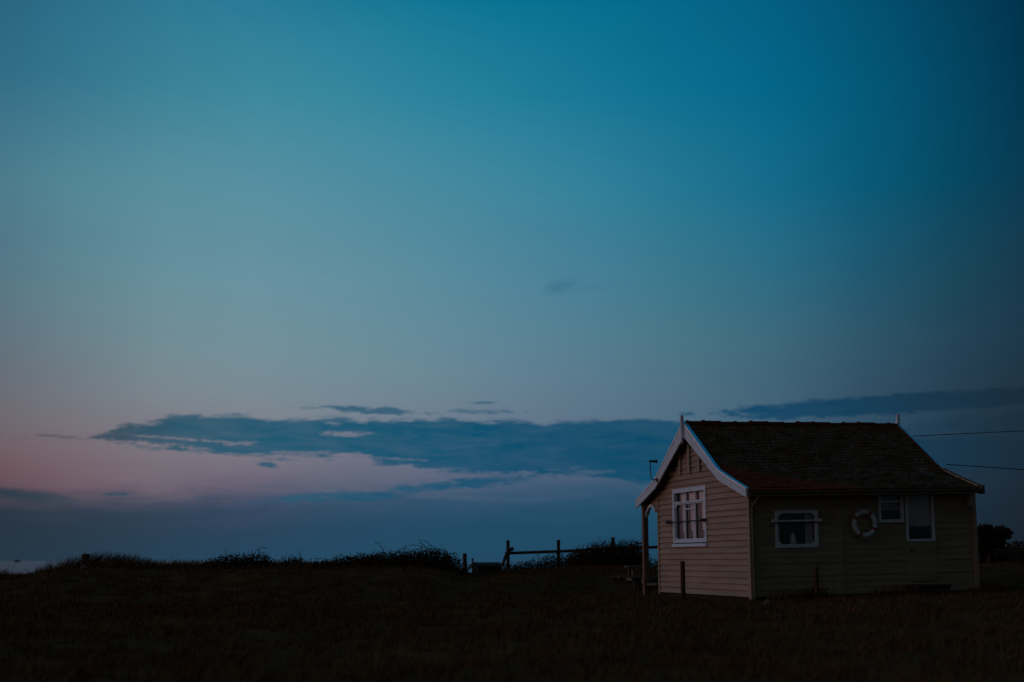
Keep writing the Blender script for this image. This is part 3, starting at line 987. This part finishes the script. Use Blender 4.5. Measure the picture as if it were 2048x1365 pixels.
# ---- porch at the sea side
w = MB(); w.cbox(-.18, -.03, 6.79, 6.94, -.1, 2.50, .012); w.cbox(-.20, -.01, 6.77, 6.96, .24, .40, .012); w.build('porch_post', m_postp, hut, True)
w = MB(); w.cbox(LEN - .10, LEN + .02, 6.80, 6.92, -.1, 2.50, .012); w.build('porch_post', m_postp, hut, True)
w = MB(); w.cbox(2.9, 3.02, 6.80, 6.92, -.1, 2.50, .012); w.build('porch_post', m_postp, hut, True)
ya, yb = 6.035, 6.79
def arch_z(y):
    t = (y - (ya + yb) / 2 + .05) / ((yb - ya) / 2)
    return 2.40 - .21 * min(1.15, abs(t)) ** 2.2
inf = MB()
NI = 16
for i in range(NI):
    a, b_ = ya + (yb - ya) * i / NI, ya + (yb - ya) * (i + 1) / NI
    z = 2.16
    while z < 2.86:
        l0, l1 = max(z, arch_z(a) + .03), max(z, arch_z(b_) + .03)
        h0, h1 = min(z + .14, roof_z(a) - .12), min(z + .14, roof_z(b_) - .12)
        if h0 > l0 and h1 > l1:
            inf.quad((-.045, b_, l1), (-.045, a, l0), (-.025, a, h0), (-.025, b_, h1))
            inf.quad((-.045, a, l0), (-.045, b_, l1), (-.0, b_, l1), (-.0, a, l0))
        z += .14
inf.build('porch_gable_boards', m_board_g, hut, True)
ar = MB()
for i in range(NI):
    a, b_ = ya + (yb - ya) * i / NI, ya + (yb - ya) * (i + 1) / NI
    ar.prism([(a, arch_z(a) - .03), (b_, arch_z(b_) - .03), (b_, arch_z(b_) + .05), (a, arch_z(a) + .05)], 0, -.12, -.047)
ar.build('porch_arch', m_white, hut, True)
w = MB()
for i in range(7):
    y = 6.03 + i * .143
    w.cbox(-.14, LEN, y, y + .135, .22, .27, .004)
w.build('porch_floor', m_tablew, hut, True)
w = MB(); w.box(-.10, LEN, 6.86, 6.98, 2.36, 2.48); w.build('porch_beam', m_postp, hut, True)

# ------------------------------------------------------------------ things on and by the chalet
def hthing(name, x, y, z):
    return empty(name, HP(x, y, z), HA)

# life ring hung on the long wall
lr = hthing('life_ring', 2.92, -.13, 1.705)
tag(lr, 'white life ring with four red bands hung on the long wall', 'life ring')
RM, RT = .278, .058
def torus_arc(a0, a1, n, r_m, r_t, yscale=.8):
    b = MB()
    k = 12
    for i in range(n + 1):
        a = a0 + (a1 - a0) * i / n
        for j in range(k):
            t = 2 * math.pi * j / k
            rr = r_m + r_t * math.cos(t)
            b.v.append((rr * math.cos(a), r_t * yscale * math.sin(t), rr * math.sin(a)))
    for i in range(n):
        for j in range(k):
            b.f.append((i * k + j, i * k + (j + 1) % k, (i + 1) * k + (j + 1) % k, (i + 1) * k + j))
    return b
torus_arc(0, 2 * math.pi, 56, RM, RT).build('ring_body', m_ring, lr, False, True)
for ang in (62, 152, 242, 332):
    torus_arc(R(ang - 8), R(ang + 8), 6, RM, RT * 1.05, .82).build('band', m_red, lr, False, True)
rp = MB()
pts = []
for i in range(73):
    a = 2 * math.pi * i / 72
    sag = 1 + .10 * abs(math.sin(2 * (a - R(62))))
    pts.append(((RM + RT * 1.02) * sag * math.cos(a), -.02, (RM + RT * 1.02) * sag * math.sin(a)))
rp.tube(pts, .009, 5)
rp.build('rope', m_rope, lr, False, True)
hk = MB(); hk.tube([(.01, .09, .40), (.01, -.0, .41), (.01, -.02, .36)], .010, 6); hk.build('hook', m_dark, lr)

# white jug on the kitchen sill
jg = hthing('jug', 1.16, .17, 1.216)
tag(jg, 'white jug standing on the sill inside the wide kitchen window', 'jug')
b = MB(); b.lathe([(.055, 0), (.062, .02), (.066, .10), (.064, .20), (.045, .255), (.030, .275), (.033, .30), (.026, .305)], (0, 0, 0), 18)
b.build('jug_body', m_jug, jg, False, True)
b = MB(); b.tube([(.062, 0, .19), (.105, 0, .18), (.112, 0, .11), (.064, 0, .07)], .009, 6); b.build('handle', m_jug, jg, False, True)

# small things on the inner sill of the gable window
for y, sc_, m_, lab in ((4.40, 1.0, m_grey, 'small bluish ornament on the sill behind the left pane of the gable window'),
                        (3.80, .9, m_dark, 'small dark ornament on the sill behind the middle pane of the gable window'),
                        (3.02, 1.1, m_dark, 'dark round ornament on the sill behind the right pane of the gable window')):
    o = hthing('ornament', .064, y, 1.427)
    tag(o, lab, 'ornament', 'ornaments in the gable window')
    b = MB(); b.lathe([(.012 * sc_, 0), (.018 * sc_, .03), (.020 * sc_, .09), (.016 * sc_, .13), (.010 * sc_, .15), (.013 * sc_, .17)], (0, 0, 0), 14)
    b.build('body', m_, o, False, True)
    b = MB(); b.lathe([(.008 * sc_, .17), (.018 * sc_, .19), (.022 * sc_, .215), (.014 * sc_, .24), (.003, .25)], (0, 0, 0), 12)
    b.build('top', m_, o, False, True)

# aerial on the left bargeboard
ae = hthing('aerial', -.30, 5.28, 3.08)
tag(ae, 'small dark aerial on a bent pole fixed to the left bargeboard', 'aerial')
b = MB()
b.tube([(-.03, -.02, .0), (-.10, .02, -.005), (-.145, .05, .015), (-.165, .07, .06), (-.17, .08, .14), (-.185, .09, .52)], .014, 7)
b.cbox(-.035, -.018, -.09, .07, -.05, .035, .003)
b.build('pole', m_dark, ae)
b = MB(); b.cbox(-.19, .02, .065, .115, .475, .535, .008); b.cbox(-.035, .035, .055, .125, .465, .545, .008); b.build('aerial_head', m_dark, ae)
b = MB(); b.tube([(-.18, .09, .50), (-.30, .10, .505)], .004, 5); b.tube([(-.188, .09, .50), (-.19, .09, .56)], .010, 6); b.build('rod', m_dark, ae)
b = MB(); b.tube([(-.05, -.01, -.02), (-.022, -.03, -.06), (-.019, -.05, -.14), (-.020, -.03, -.20)], .005, 5); b.build('lead', m_cable, ae)

# door step
st = hthing('door_step', 4.46, -.28, .02)
tag(st, 'low dark step in front of the door on the long wall', 'step')
b = MB(); b.cbox(-.44, .46, -.24, .20, -.25, .15, .012); b.build('riser', m_step, st)
b = MB(); b.cbox(-.47, .49, -.26, .21, .15, .205, .012); b.build('tread', m_step, st)

# wires from the roof to the right, out of the picture
def wire(name, a, b_, sag, label):
    pts = []
    b_ = Vector(a) + (Vector(b_) - Vector(a)) * 6      # on to the next pole, far out of the picture
    for i in range(61):
        t = i / 60
        p = Vector(a).lerp(b_, t)
        p.z -= sag * 4 * t * (1 - t)
        pts.append(p - Vector(a))
    m = MB(); m.tube(pts, .011, 6)
    o = m.build(name, m_cable)
    o.location = a
    tag(o, label, 'cable', 'service cables to the chalet')
a1 = HP(LEN + .10, 3.9, 4.12)
q = at(2300, 847, 46.0)
wire('overhead_cable', a1, q, .09, 'upper of two overhead cables, reaching the roof just under the right finial')
a2 = HP(LEN + .16, 1.35, 3.20)
q = at(2300, 952, 36.0)
wire('overhead_cable', a2, q, .10, 'lower of two overhead cables, sagging from the flared right roof edge')

# ------------------------------------------------------------------ ground furniture
def stake(name, px, py_top, Y, r, lab, lean=(0, 0), square=False, group=None, cap=False):
    p = at(px, py_top, Y)
    gz_ = float(height(p.x, p.y)) - .15
    h_ = p.z - gz_
    b = MB()
    if square:
        n = 5
        for i in range(1):
            b.cbox(-r, r, -r, r, 0, h_, .01)
    else:
        prof = [(r * 1.0, 0), (r * 1.06, h_ * .3), (r * .98, h_ * .7), (r, h_ - .03), (r * .8, h_)]
        b.lathe(prof, (0, 0, 0), 10)
    o = b.build(name, m_wood, None, False, not square)
    o.location = (p.x, p.y, gz_)
    o.rotation_euler = (R(lean[0]), R(lean[1]), R(random.uniform(-20, 20)))
    if cap:
        c = MB(); c.cbox(-r * 1.12, r * 1.12, -r * 1.12, r * 1.12, h_ - .07, h_ + .01, .012); c.build('post_cap', m_wood, o)
    tag(o, lab, 'post', group)
    return o
stake('wooden_stake', 1365, 1123, 34.5, .055, 'short dark stake standing in front of the pale gable wall')
stake('wooden_stake', 1632, 1133, 33.1, .050, 'short dark stake in front of the shaded long wall below the window')
stake('wooden_post', 931, 1107, 49.0, .070, 'lone dark post at the dip of the bank left of the fence', (0, -2))
stake('wooden_post', 172, 1109, 45.5, .085, 'thick flat-topped post half buried in the far-left grass mound', (0, 0), True, None, True)

# pale stone in the grass before the near corner
def stone(px, Y, s, lab):
    p = at(px, 1200, Y)
    b = MB()
    rr = random.Random(int(px))
    seg, rings = 12, 7
    for i in range(rings):
        t = i / (rings - 1)
        for k in range(seg):
            a = 2 * math.pi * k / seg
            r = math.sin(math.pi * (.08 + .92 * t) * .55 + .9) * s * (1 + rr.uniform(-.12, .12)) if i < rings - 1 else s * .25
            b.v.append((r * math.cos(a) * 1.2, r * math.sin(a), s * 1.5 * t - .03))
    for i in range(rings - 1):
        for k in range(seg):
            b.f.append((i * seg + k, i * seg + (k + 1) % seg, (i + 1) * seg + (k + 1) % seg, (i + 1) * seg + k))
    b.f.append(tuple((rings - 1) * seg + k for k in range(seg)))
    o = b.build('stone', m_stone, None, False, True)
    o.location = (p.x, p.y, float(height(p.x, p.y)))
    tag(o, lab, 'stone')
stone(1536, 31.2, .085, 'small pale stone in the grass by the chalet corner')
stone(166, 43.2, .11, 'grey stone in the grass below the far-left post')

# fence along the bank
fY = 54.0
fl = [1016, 1117, 1226, 1332, 1440]
ft_ = [1081, 1080, 1075, 1072, 1070]
fb_ = at(fl[0], 1116, fY)
fen = empty('rail_fence', (fb_.x, fb_.y, 0))
tag(fen, 'single-rail wooden fence on the bank left of the chalet', 'fence')
O = Vector((fb_.x, fb_.y, 0))
rail_pts = []
for px, py in zip(fl, ft_):
    p = at(px, py, fY) - O
    g0 = float(height(p.x + O.x, fY)) - .3
    b = MB(); b.cbox(p.x - .062, p.x + .062, p.y - .06, p.y + .06, g0, p.z, .012); b.build('fence_post', m_wood, fen)
    rp_ = at(px, py + 24 - (px - 1016) * .006 + (2 if px == 1016 else 0), fY) - O
    rail_pts.append(rp_)
b = MB()
ra = rail_pts[0] + (rail_pts[0] - rail_pts[1]) * .06
pts = [ra] + rail_pts[1:]
for p, q in zip(pts[:-1], pts[1:]):
    b.add([(p.x, p.y - .13, p.z - .055), (p.x, p.y - .13, p.z + .055), (p.x, p.y - .075, p.z + .055), (p.x, p.y - .075, p.z - .055),
           (q.x, q.y - .13, q.z - .055), (q.x, q.y - .13, q.z + .055), (q.x, q.y - .075, q.z + .055), (q.x, q.y - .075, q.z - .055)],
          ((0, 1, 2, 3), (7, 6, 5, 4), (0, 4, 5, 1), (1, 5, 6, 2), (2, 6, 7, 3), (3, 7, 4, 0)))
b.build('rail', m_wood, fen)
b = MB()
p0, p1 = at(1005, 1132, fY) - O, at(1021, 1099, fY) - O
p0.y -= .2; p1.y -= .16
b.tube([p0, p0.lerp(p1, .5) + Vector((-.03, 0, .05)), p1], .06, 6)
b.tube([p1 + Vector((-.12, 0, -.05)), p1 + Vector((.12, 0, .03))], .075, 6)
b.build('brace', m_wood, fen)

# picnic table beside the porch
pc = at(1292, 1132, 43.0)
pz = float(height(pc.x, pc.y))
pt = empty('picnic_table', (pc.x, pc.y, pz), R(4))
tag(pt, 'wooden picnic table with fixed bench beside the porch', 'picnic table')
tz = pc.z - pz
b = MB()
for i in range(5):
    b.cbox(-.62, .95, -.36 + i * .145, -.36 + i * .145 + .135, tz - .045, tz, .006)
b.build('table_top', m_tablew, pt)
bz = tz - .30
for y0 in (-.80, .55):
    b = MB(); b.cbox(-.95, .85, y0, y0 + .25, bz - .045, bz, .006)
    b.build('bench', m_tablew, pt)
for x in (-.45, .72):
    for s in (-1, 1):
        b = MB(); b.tube([(x, s * .66, -.10), (x, s * .22, tz - .05)], .045, 6); b.build('leg', m_tablew, pt)
    b = MB(); b.cbox(x - .085, x - .048, -.74, .74, bz - .14, bz - .05, .005); b.build('cross_beam', m_tablew, pt)

# far hut on the beach below
dY = 130.0
pa = at(953, 1125, dY)
dg = float(height(pa.x, dY))
dh = empty('beach_hut', (pa.x, dY, dg), R(24))
tag(dh, 'small distant dark-roofed hut seen in the dip of the bank', 'hut')
rz_ = at(953, 1125, dY).z - dg
ez_ = at(953, 1130, dY).z - dg
b = MB(); b.box(-.1, 2.05, -.9, .9, -.3, ez_ - .05); b.prism([(-.9, ez_ - .05), (.9, ez_ - .05), (0, rz_ - .12)], 0, -.1, 2.05); b.build('wall', m_hut, dh)
b = MB()
for s in (-1, 1):
    q = [(s * 1.15, ez_ - .15), (0, rz_ - .08), (0, rz_), (s * 1.15, ez_ - .06)]
    b.prism(q, 0, -.3, 2.25)
b.build('roof', m_hutroof, dh)
b = MB(); b.box(-.42, -.30, -.07, .07, rz_ - .6, rz_ + .38); b.build('finial', m_hutroof, dh)
for sd_ in (-1, 1):
    b = MB(); q = [(sd_ * 1.3, ez_ - .35), (sd_ * .01, rz_ - .05), (sd_ * .01, rz_ - .3), (sd_ * 1.3, ez_ - .6)]
    b.prism(q, 0, -.38, -.31); b.build('bargeboard', m_hutroof, dh)

# far ship on the horizon
sp = at(35, 1120, 6000.0)
shp = empty('ship', (sp.x, sp.y, -4.0), R(8))
tag(shp, 'tiny dark ship on the horizon at the far left', 'ship')
b = MB()
for i in range(1):
    hullp = [(-14, 4.6), (15.5, 5.4), (12, 0), (-12.5, 0)]
    b.prism(hullp, 1, -2.8, 2.8)
b.build('hull', m_ship, shp)
b = MB(); b.cbox(-8, 1.0, -2.2, 2.2, 4.9, 8.6, .3); b.cbox(-6, -1, -1.8, 1.8, 8.6, 10.8, .2); b.build('wheelhouse', m_ship, shp)
b = MB(); b.tube([(3, 0, 4.8), (3, 0, 13)], .3, 6); b.build('mast', m_ship, shp)
b = MB(); b.tube([(-3.5, 0, 10.6), (-3.5, 0, 14)], .25, 6); b.build('mast', m_ship, shp)

# ------------------------------------------------------------------ vegetation
def leaf_mesh(name, pos, nrm_up, size, m, parent, ratio=.55):
    n = len(pos)
    d = rng.normal(size=(n, 3)); d[:, 2] = d[:, 2] * .6 + nrm_up; d /= np.linalg.norm(d, axis=1)[:, None]
    e = rng.normal(size=(n, 3)); e -= (e * d).sum(1)[:, None] * d; e /= np.linalg.norm(e, axis=1)[:, None]
    L_ = (size * rng.uniform(.6, 1.35, n))[:, None]
    v = np.empty((n, 4, 3))
    v[:, 0] = pos - d * L_ * .5
    v[:, 1] = pos + e * L_ * ratio * .5
    v[:, 2] = pos + d * L_ * .5
    v[:, 3] = pos - e * L_ * ratio * .5
    me = bpy.data.meshes.new(name)
    me.from_pydata(v.reshape(-1, 3).tolist(), [], np.arange(n * 4).reshape(n, 4).tolist())
    me.materials.append(m)
    o = bpy.data.objects.new(name, me)
    col.objects.link(o)
    o.parent = parent
    return o

def blob_points(lobes, n):
    w_ = np.array([l[3] * l[4] * l[5] for l in lobes]) ** .7
    k = rng.choice(len(lobes), n, p=w_ / w_.sum())
    L = np.array(lobes)[k]
    d = rng.normal(size=(n, 3)); d /= np.linalg.norm(d, axis=1)[:, None]
    r = rng.uniform(0, 1, n) ** .45 * (1 + .10 * rng.normal(size=n))
    return L[:, :3] + d * r[:, None] * L[:, 3:6]

def bush(name, px0, px1, ytops, Y, dep, leafn, lab, cat, m=m_leaf, arcs=0, leaf=.07, group=None, twigs=60, base_drop=.25, lift=4.0):
    # ytops: outline heights in the picture as (fraction along, py)
    c = at((px0 + px1) / 2, 1116, Y)
    g0 = float(height(c.x, Y))
    o = empty(name, (c.x, Y, g0))
    tag(o, lab, cat, group)
    W_ = at(px1, 1116, Y).x - at(px0, 1116, Y).x
    lobes = []
    nl = max(4, int(W_ / .35))
    for i in range(nl):
        t = (i + .5) / nl
        py = float(np.interp(t, [a for a, _ in ytops], [b_ for _, b_ in ytops])) + random.uniform(-3, 2) - lift
        x = (t - .5) * W_
        top_ = at((px0 + px1) / 2, py, Y).z - g0
        gz2 = float(height(c.x + x, Y)) - g0 - base_drop
        for yy in (-.5, 0, .45):
            hh = max(.12, (top_ * (1 - .12 * abs(yy)) - gz2) / 2)
            lobes.append((x + random.uniform(-.06, .06), yy * dep + random.uniform(-.1, .1), gz2 + hh, W_ / nl * 1.0 + .10, dep * .55, hh * .97))
    pts_ = blob_points(lobes, leafn)
    leaf_mesh('foliage', pts_, .25, leaf, m, o)
    st_ = MB()
    rr = random.Random(int(px0) + 5)
    for i in range(twigs):
        l = rr.choice(lobes)
        x = l[0] + rr.uniform(-.5, .5) * l[3]; z = l[2] + l[5] * rr.uniform(.3, .9)
        dx = rr.uniform(-.12, .2); dz = rr.uniform(.05, .26)
        y = l[1]
        st_.tube([(x, y, z - .3), (x + dx * .4, y, z + dz * .5), (x + dx, y, z + dz)], .006, 4, .003)
    for i in range(arcs):
        l = rr.choice(lobes)
        x = l[0]; z = l[2] + l[5] * .8
        s = rr.choice((-1, -1, 1)); ww = rr.uniform(.2, 1.0); hh = rr.uniform(.06, .40); tt = rr.uniform(.45, .95)
        p = []
        for k in range(9):
            t = k / 8
            p.append((x + s * ww * t, l[1] + .1 * t, z + hh * math.sin(math.pi * t * tt) + rr.uniform(-.015, .015)))
        st_.tube(p, .010, 5, .004)
        for k in range(3, 9, 2):
            q_ = p[k]
            for _ in range(2):
                a = rr.uniform(0, 6.28)
                st_.tube([q_, (q_[0] + .05 * math.cos(a), q_[1], q_[2] + .05 * math.sin(a))], .010, 3, .004)
    st_.build('stems', m_stem, o)
    return o

bush('bramble_bush', 425, 548, [(0, 1122), (.2, 1113), (.5, 1109), (.75, 1110), (1, 1122)], 45.5, .8, 5000, 'low rounded bramble on the grassy bank, left of the small shrub', 'bush', arcs=3)
bush('bramble_bush', 570, 610, [(0, 1120), (.3, 1113), (.7, 1114), (1, 1121)], 46.2, .4, 700, 'smallest shrub on the skyline, between two wider brambles', 'bush', twigs=25)
bush('bramble_bush', 640, 918, [(0, 1122), (.15, 1118), (.3, 1112), (.45, 1108), (.6, 1104), (.8, 1101), (.9, 1104), (1, 1124)], 45.5, 1.2, 15000, 'wide arching bramble thicket ending left of the lone post', 'bush', arcs=8, twigs=160)
bush('bramble_bush', 1008, 1158, [(0, 1134), (.2, 1128), (.45, 1118), (.7, 1112), (1, 1106)], 50.5, .8, 5000, 'low scrub growing up under the fence rail', 'bush', arcs=1)
bush('bramble_bush', 1146, 1284, [(0, 1110), (.15, 1098), (.35, 1091), (.6, 1086), (.85, 1084), (1, 1096)], 49.0, 1.1, 16000, 'tall dense bush swallowing the fence beside the porch', 'bush', arcs=1, twigs=260, lift=7.0)
bush('bramble_bush', 1270, 1345, [(0, 1112), (.5, 1120), (1, 1116)], 52.0, .7, 1500, 'low scrub seen through the porch opening', 'bush', twigs=30)
bush('hedge', 1995, 2200, [(0, 1092), (.15, 1084), (.3, 1078), (.6, 1070), (1, 1066)], 66.0, 2.0, 9000, 'dark hedge running out of the picture at the right edge', 'hedge', m_tree, leaf=.14, twigs=60)
bush('weed_clump', 1590, 1655, [(0, 1196), (.4, 1180), (.7, 1176), (1, 1194)], 33.35, .25, 900, 'low weeds at the foot of the long wall by the short stake', 'weeds', leaf=.055, twigs=30, base_drop=.1)

def tree(px, py_top, Y, rad, lab):
    p = at(px, py_top, Y)
    g0 = float(height(p.x, Y))
    o = empty('tree', (p.x, Y, g0))
    tag(o, lab, 'tree', None)
    H_ = p.z - g0
    t = MB()
    t.tube([(0, 0, -.2), (.05, 0, H_ * .25), (-.04, .05, H_ * .5)], .10, 8, .06)
    for k in range(7):
        a = k * .9
        t.tube([(-.02, .02, H_ * (.22 + .04 * k)), (.35 * rad * math.cos(a), .35 * rad * math.sin(a), H_ * .55), (.8 * rad * math.cos(a), .8 * rad * math.sin(a), H_ * (.55 + .05 * k))], .045, 6, .012)
    t.build('trunk', m_bark, o)
    lobes = []
    rr = random.Random(4)
    for k in range(16):
        a = rr.uniform(0, 6.28); q = rr.uniform(.1, .85) * rad
        z = H_ * rr.uniform(.38, .82)
        lobes.append((q * math.cos(a), q * math.sin(a), z, rad * .32, rad * .32, H_ * .16))
    lobes.append((0, 0, H_ * .82, rad * .35, rad * .35, H_ * .15))
    leaf_mesh('crown', blob_points(lobes, 5200), .2, .13, m_tree, o)
tree(1974, 1046, 54.0, .85, 'bushy dark tree standing just right of the chalet')
bush('hedge', 1945, 2012, [(0, 1080), (.5, 1094), (1, 1097)], 56.0, .8, 1500, 'low dark growth under the tree right of the chalet', 'hedge', m_tree, leaf=.12, twigs=20)

# grass: one uncountable mass, shorter and broken over the field, long and wind-bent on the bank
def grass():
    def blades(x, y, h_, w_, lean):
        n = len(x)
        z = height(x, y) - .02
        a = rng.uniform(0, math.pi, n)
        sx, sy = np.cos(a) * w_, np.sin(a) * w_
        dx = lean + rng.normal(0, .30, n); dy = rng.normal(0, .25, n)
        v = np.empty((n, 7, 3))
        for k, (t, wf) in enumerate(((0, 1.0), (.4, .9), (.75, .6))):
            cx = x + dx * h_ * t * t; cy = y + dy * h_ * t * t; czz = z + h_ * t * (1 - .18 * t * (dx * dx + dy * dy))
            v[:, 2 * k] = np.stack([cx - sx * wf, cy - sy * wf, czz], 1)
            v[:, 2 * k + 1] = np.stack([cx + sx * wf, cy + sy * wf, czz], 1)
        v[:, 6] = np.stack([x + dx * h_, y + dy * h_, z + h_ * (1 - .22 * (dx * dx + dy * dy))], 1)
        return v
    out = []
    # field, in tussocks
    n = 6200
    ty = 9.5 + 39 * rng.uniform(0, 1, n) ** .8
    tx = rng.uniform(-1, 1, n) * (ty * .43 + 1.0)
    m_ = 24
    x = (tx[:, None] + rng.normal(0, .12, (n, m_))).ravel()
    y = (ty[:, None] + rng.normal(0, .12, (n, m_))).ravel()
    hh = (rng.uniform(.05, .17, n)[:, None] * rng.uniform(.5, 1.2, (n, m_))).ravel()
    q = (x - HC.x) * math.cos(HA) + (y - HC.y) * math.sin(HA)
    s = -(x - HC.x) * math.sin(HA) + (y - HC.y) * math.cos(HA)
    ok = ~((q > -.15) & (q < LEN + .1) & (s > -.1) & (s < 7.0))
    near = (q > -.9) & (q < LEN + .5) & (s > -.8) & (s < 7.2)
    hh = np.where(near, hh * .35, hh)
    out.append(blades(x[ok], y[ok], hh[ok], .006 + .002 * (y[ok] > 25), .25))
    # rough strip along the foot of the long wall
    n = 1500
    qq = rng.uniform(.2, LEN + .6, n); ss = -.12 - rng.uniform(0, .5, n)
    x = HC.x + qq * math.cos(HA) - ss * math.sin(HA); y = HC.y + qq * math.sin(HA) + ss * math.cos(HA)
    x = HC.x + qq * math.cos(HA) + (-math.sin(HA)) * ss; y = HC.y + qq * math.sin(HA) + math.cos(HA) * ss
    out.append(blades(x, y, rng.uniform(.08, .24, n) * (1 + .5 * np.sin(qq * 2.2)), .007, .1))
    # bank
    n = 15000
    x = rng.uniform(-21, 4.5, n); y = CREST_Y + rng.normal(-.6, 1.3, n)
    px = x / (y * .99) * F + 1024
    hgt = np.interp(px, [-100, 0, 40, 70, 110, 160, 210, 260, 300, 420, 440, 900, 930, 1010, 1060, 1400], [.35, .32, .22, .28, .45, .56, .56, .48, .32, .30, .25, .25, .14, .12, .2, .3])
    hgt = hgt * rng.uniform(.45, 1.15, n)
    lean = np.where(px < 110, -.35, .55) * rng.uniform(.2, 1.5, n)
    lean = np.where((px > -20) & (px < 45), .7, lean)
    out.append(blades(x, y, hgt, .008, lean))
    # a few long stray stalks on the skyline
    n = 130
    x = rng.uniform(-20, 0, n); y = CREST_Y + rng.normal(0, .6, n)
    out.append(blades(x, y, rng.uniform(.5, .85, n) * np.interp(x, [-20, -14, -12, 0], [.7, 1, .8, .7]), .006, rng.uniform(-.2, 1.1, n)))
    v = np.concatenate(out)
    n = len(v)
    b = (np.arange(n) * 7)[:, None]
    quads = np.concatenate([b + [0, 1, 3, 2], b + [2, 3, 5, 4]], 1).reshape(-1, 4)
    tris = b + [4, 5, 6]
    me = bpy.data.meshes.new('grass')
    nv, nq, ntr = n * 7, len(quads), len(tris)
    me.vertices.add(nv)
    me.vertices.foreach_set('co', v.reshape(-1).astype(np.float32))
    me.loops.add(nq * 4 + ntr * 3)
    me.loops.foreach_set('vertex_index', np.concatenate([quads.ravel(), tris.ravel()]).astype(np.int32))
    me.polygons.add(nq + ntr)
    me.polygons.foreach_set('loop_start', np.concatenate([np.arange(nq) * 4, nq * 4 + np.arange(ntr) * 3]).astype(np.int32))
    me.update(calc_edges=True)
    me.validate()
    me.materials.append(m_grass)
    o = bpy.data.objects.new('grass', me)
    col.objects.link(o)
    tag(o, 'dark dry rough grass over the field and the bank', 'grass', None, 'stuff')
grass()

scene.cycles.max_bounces = 6
scene.cycles.transparent_max_bounces = 12
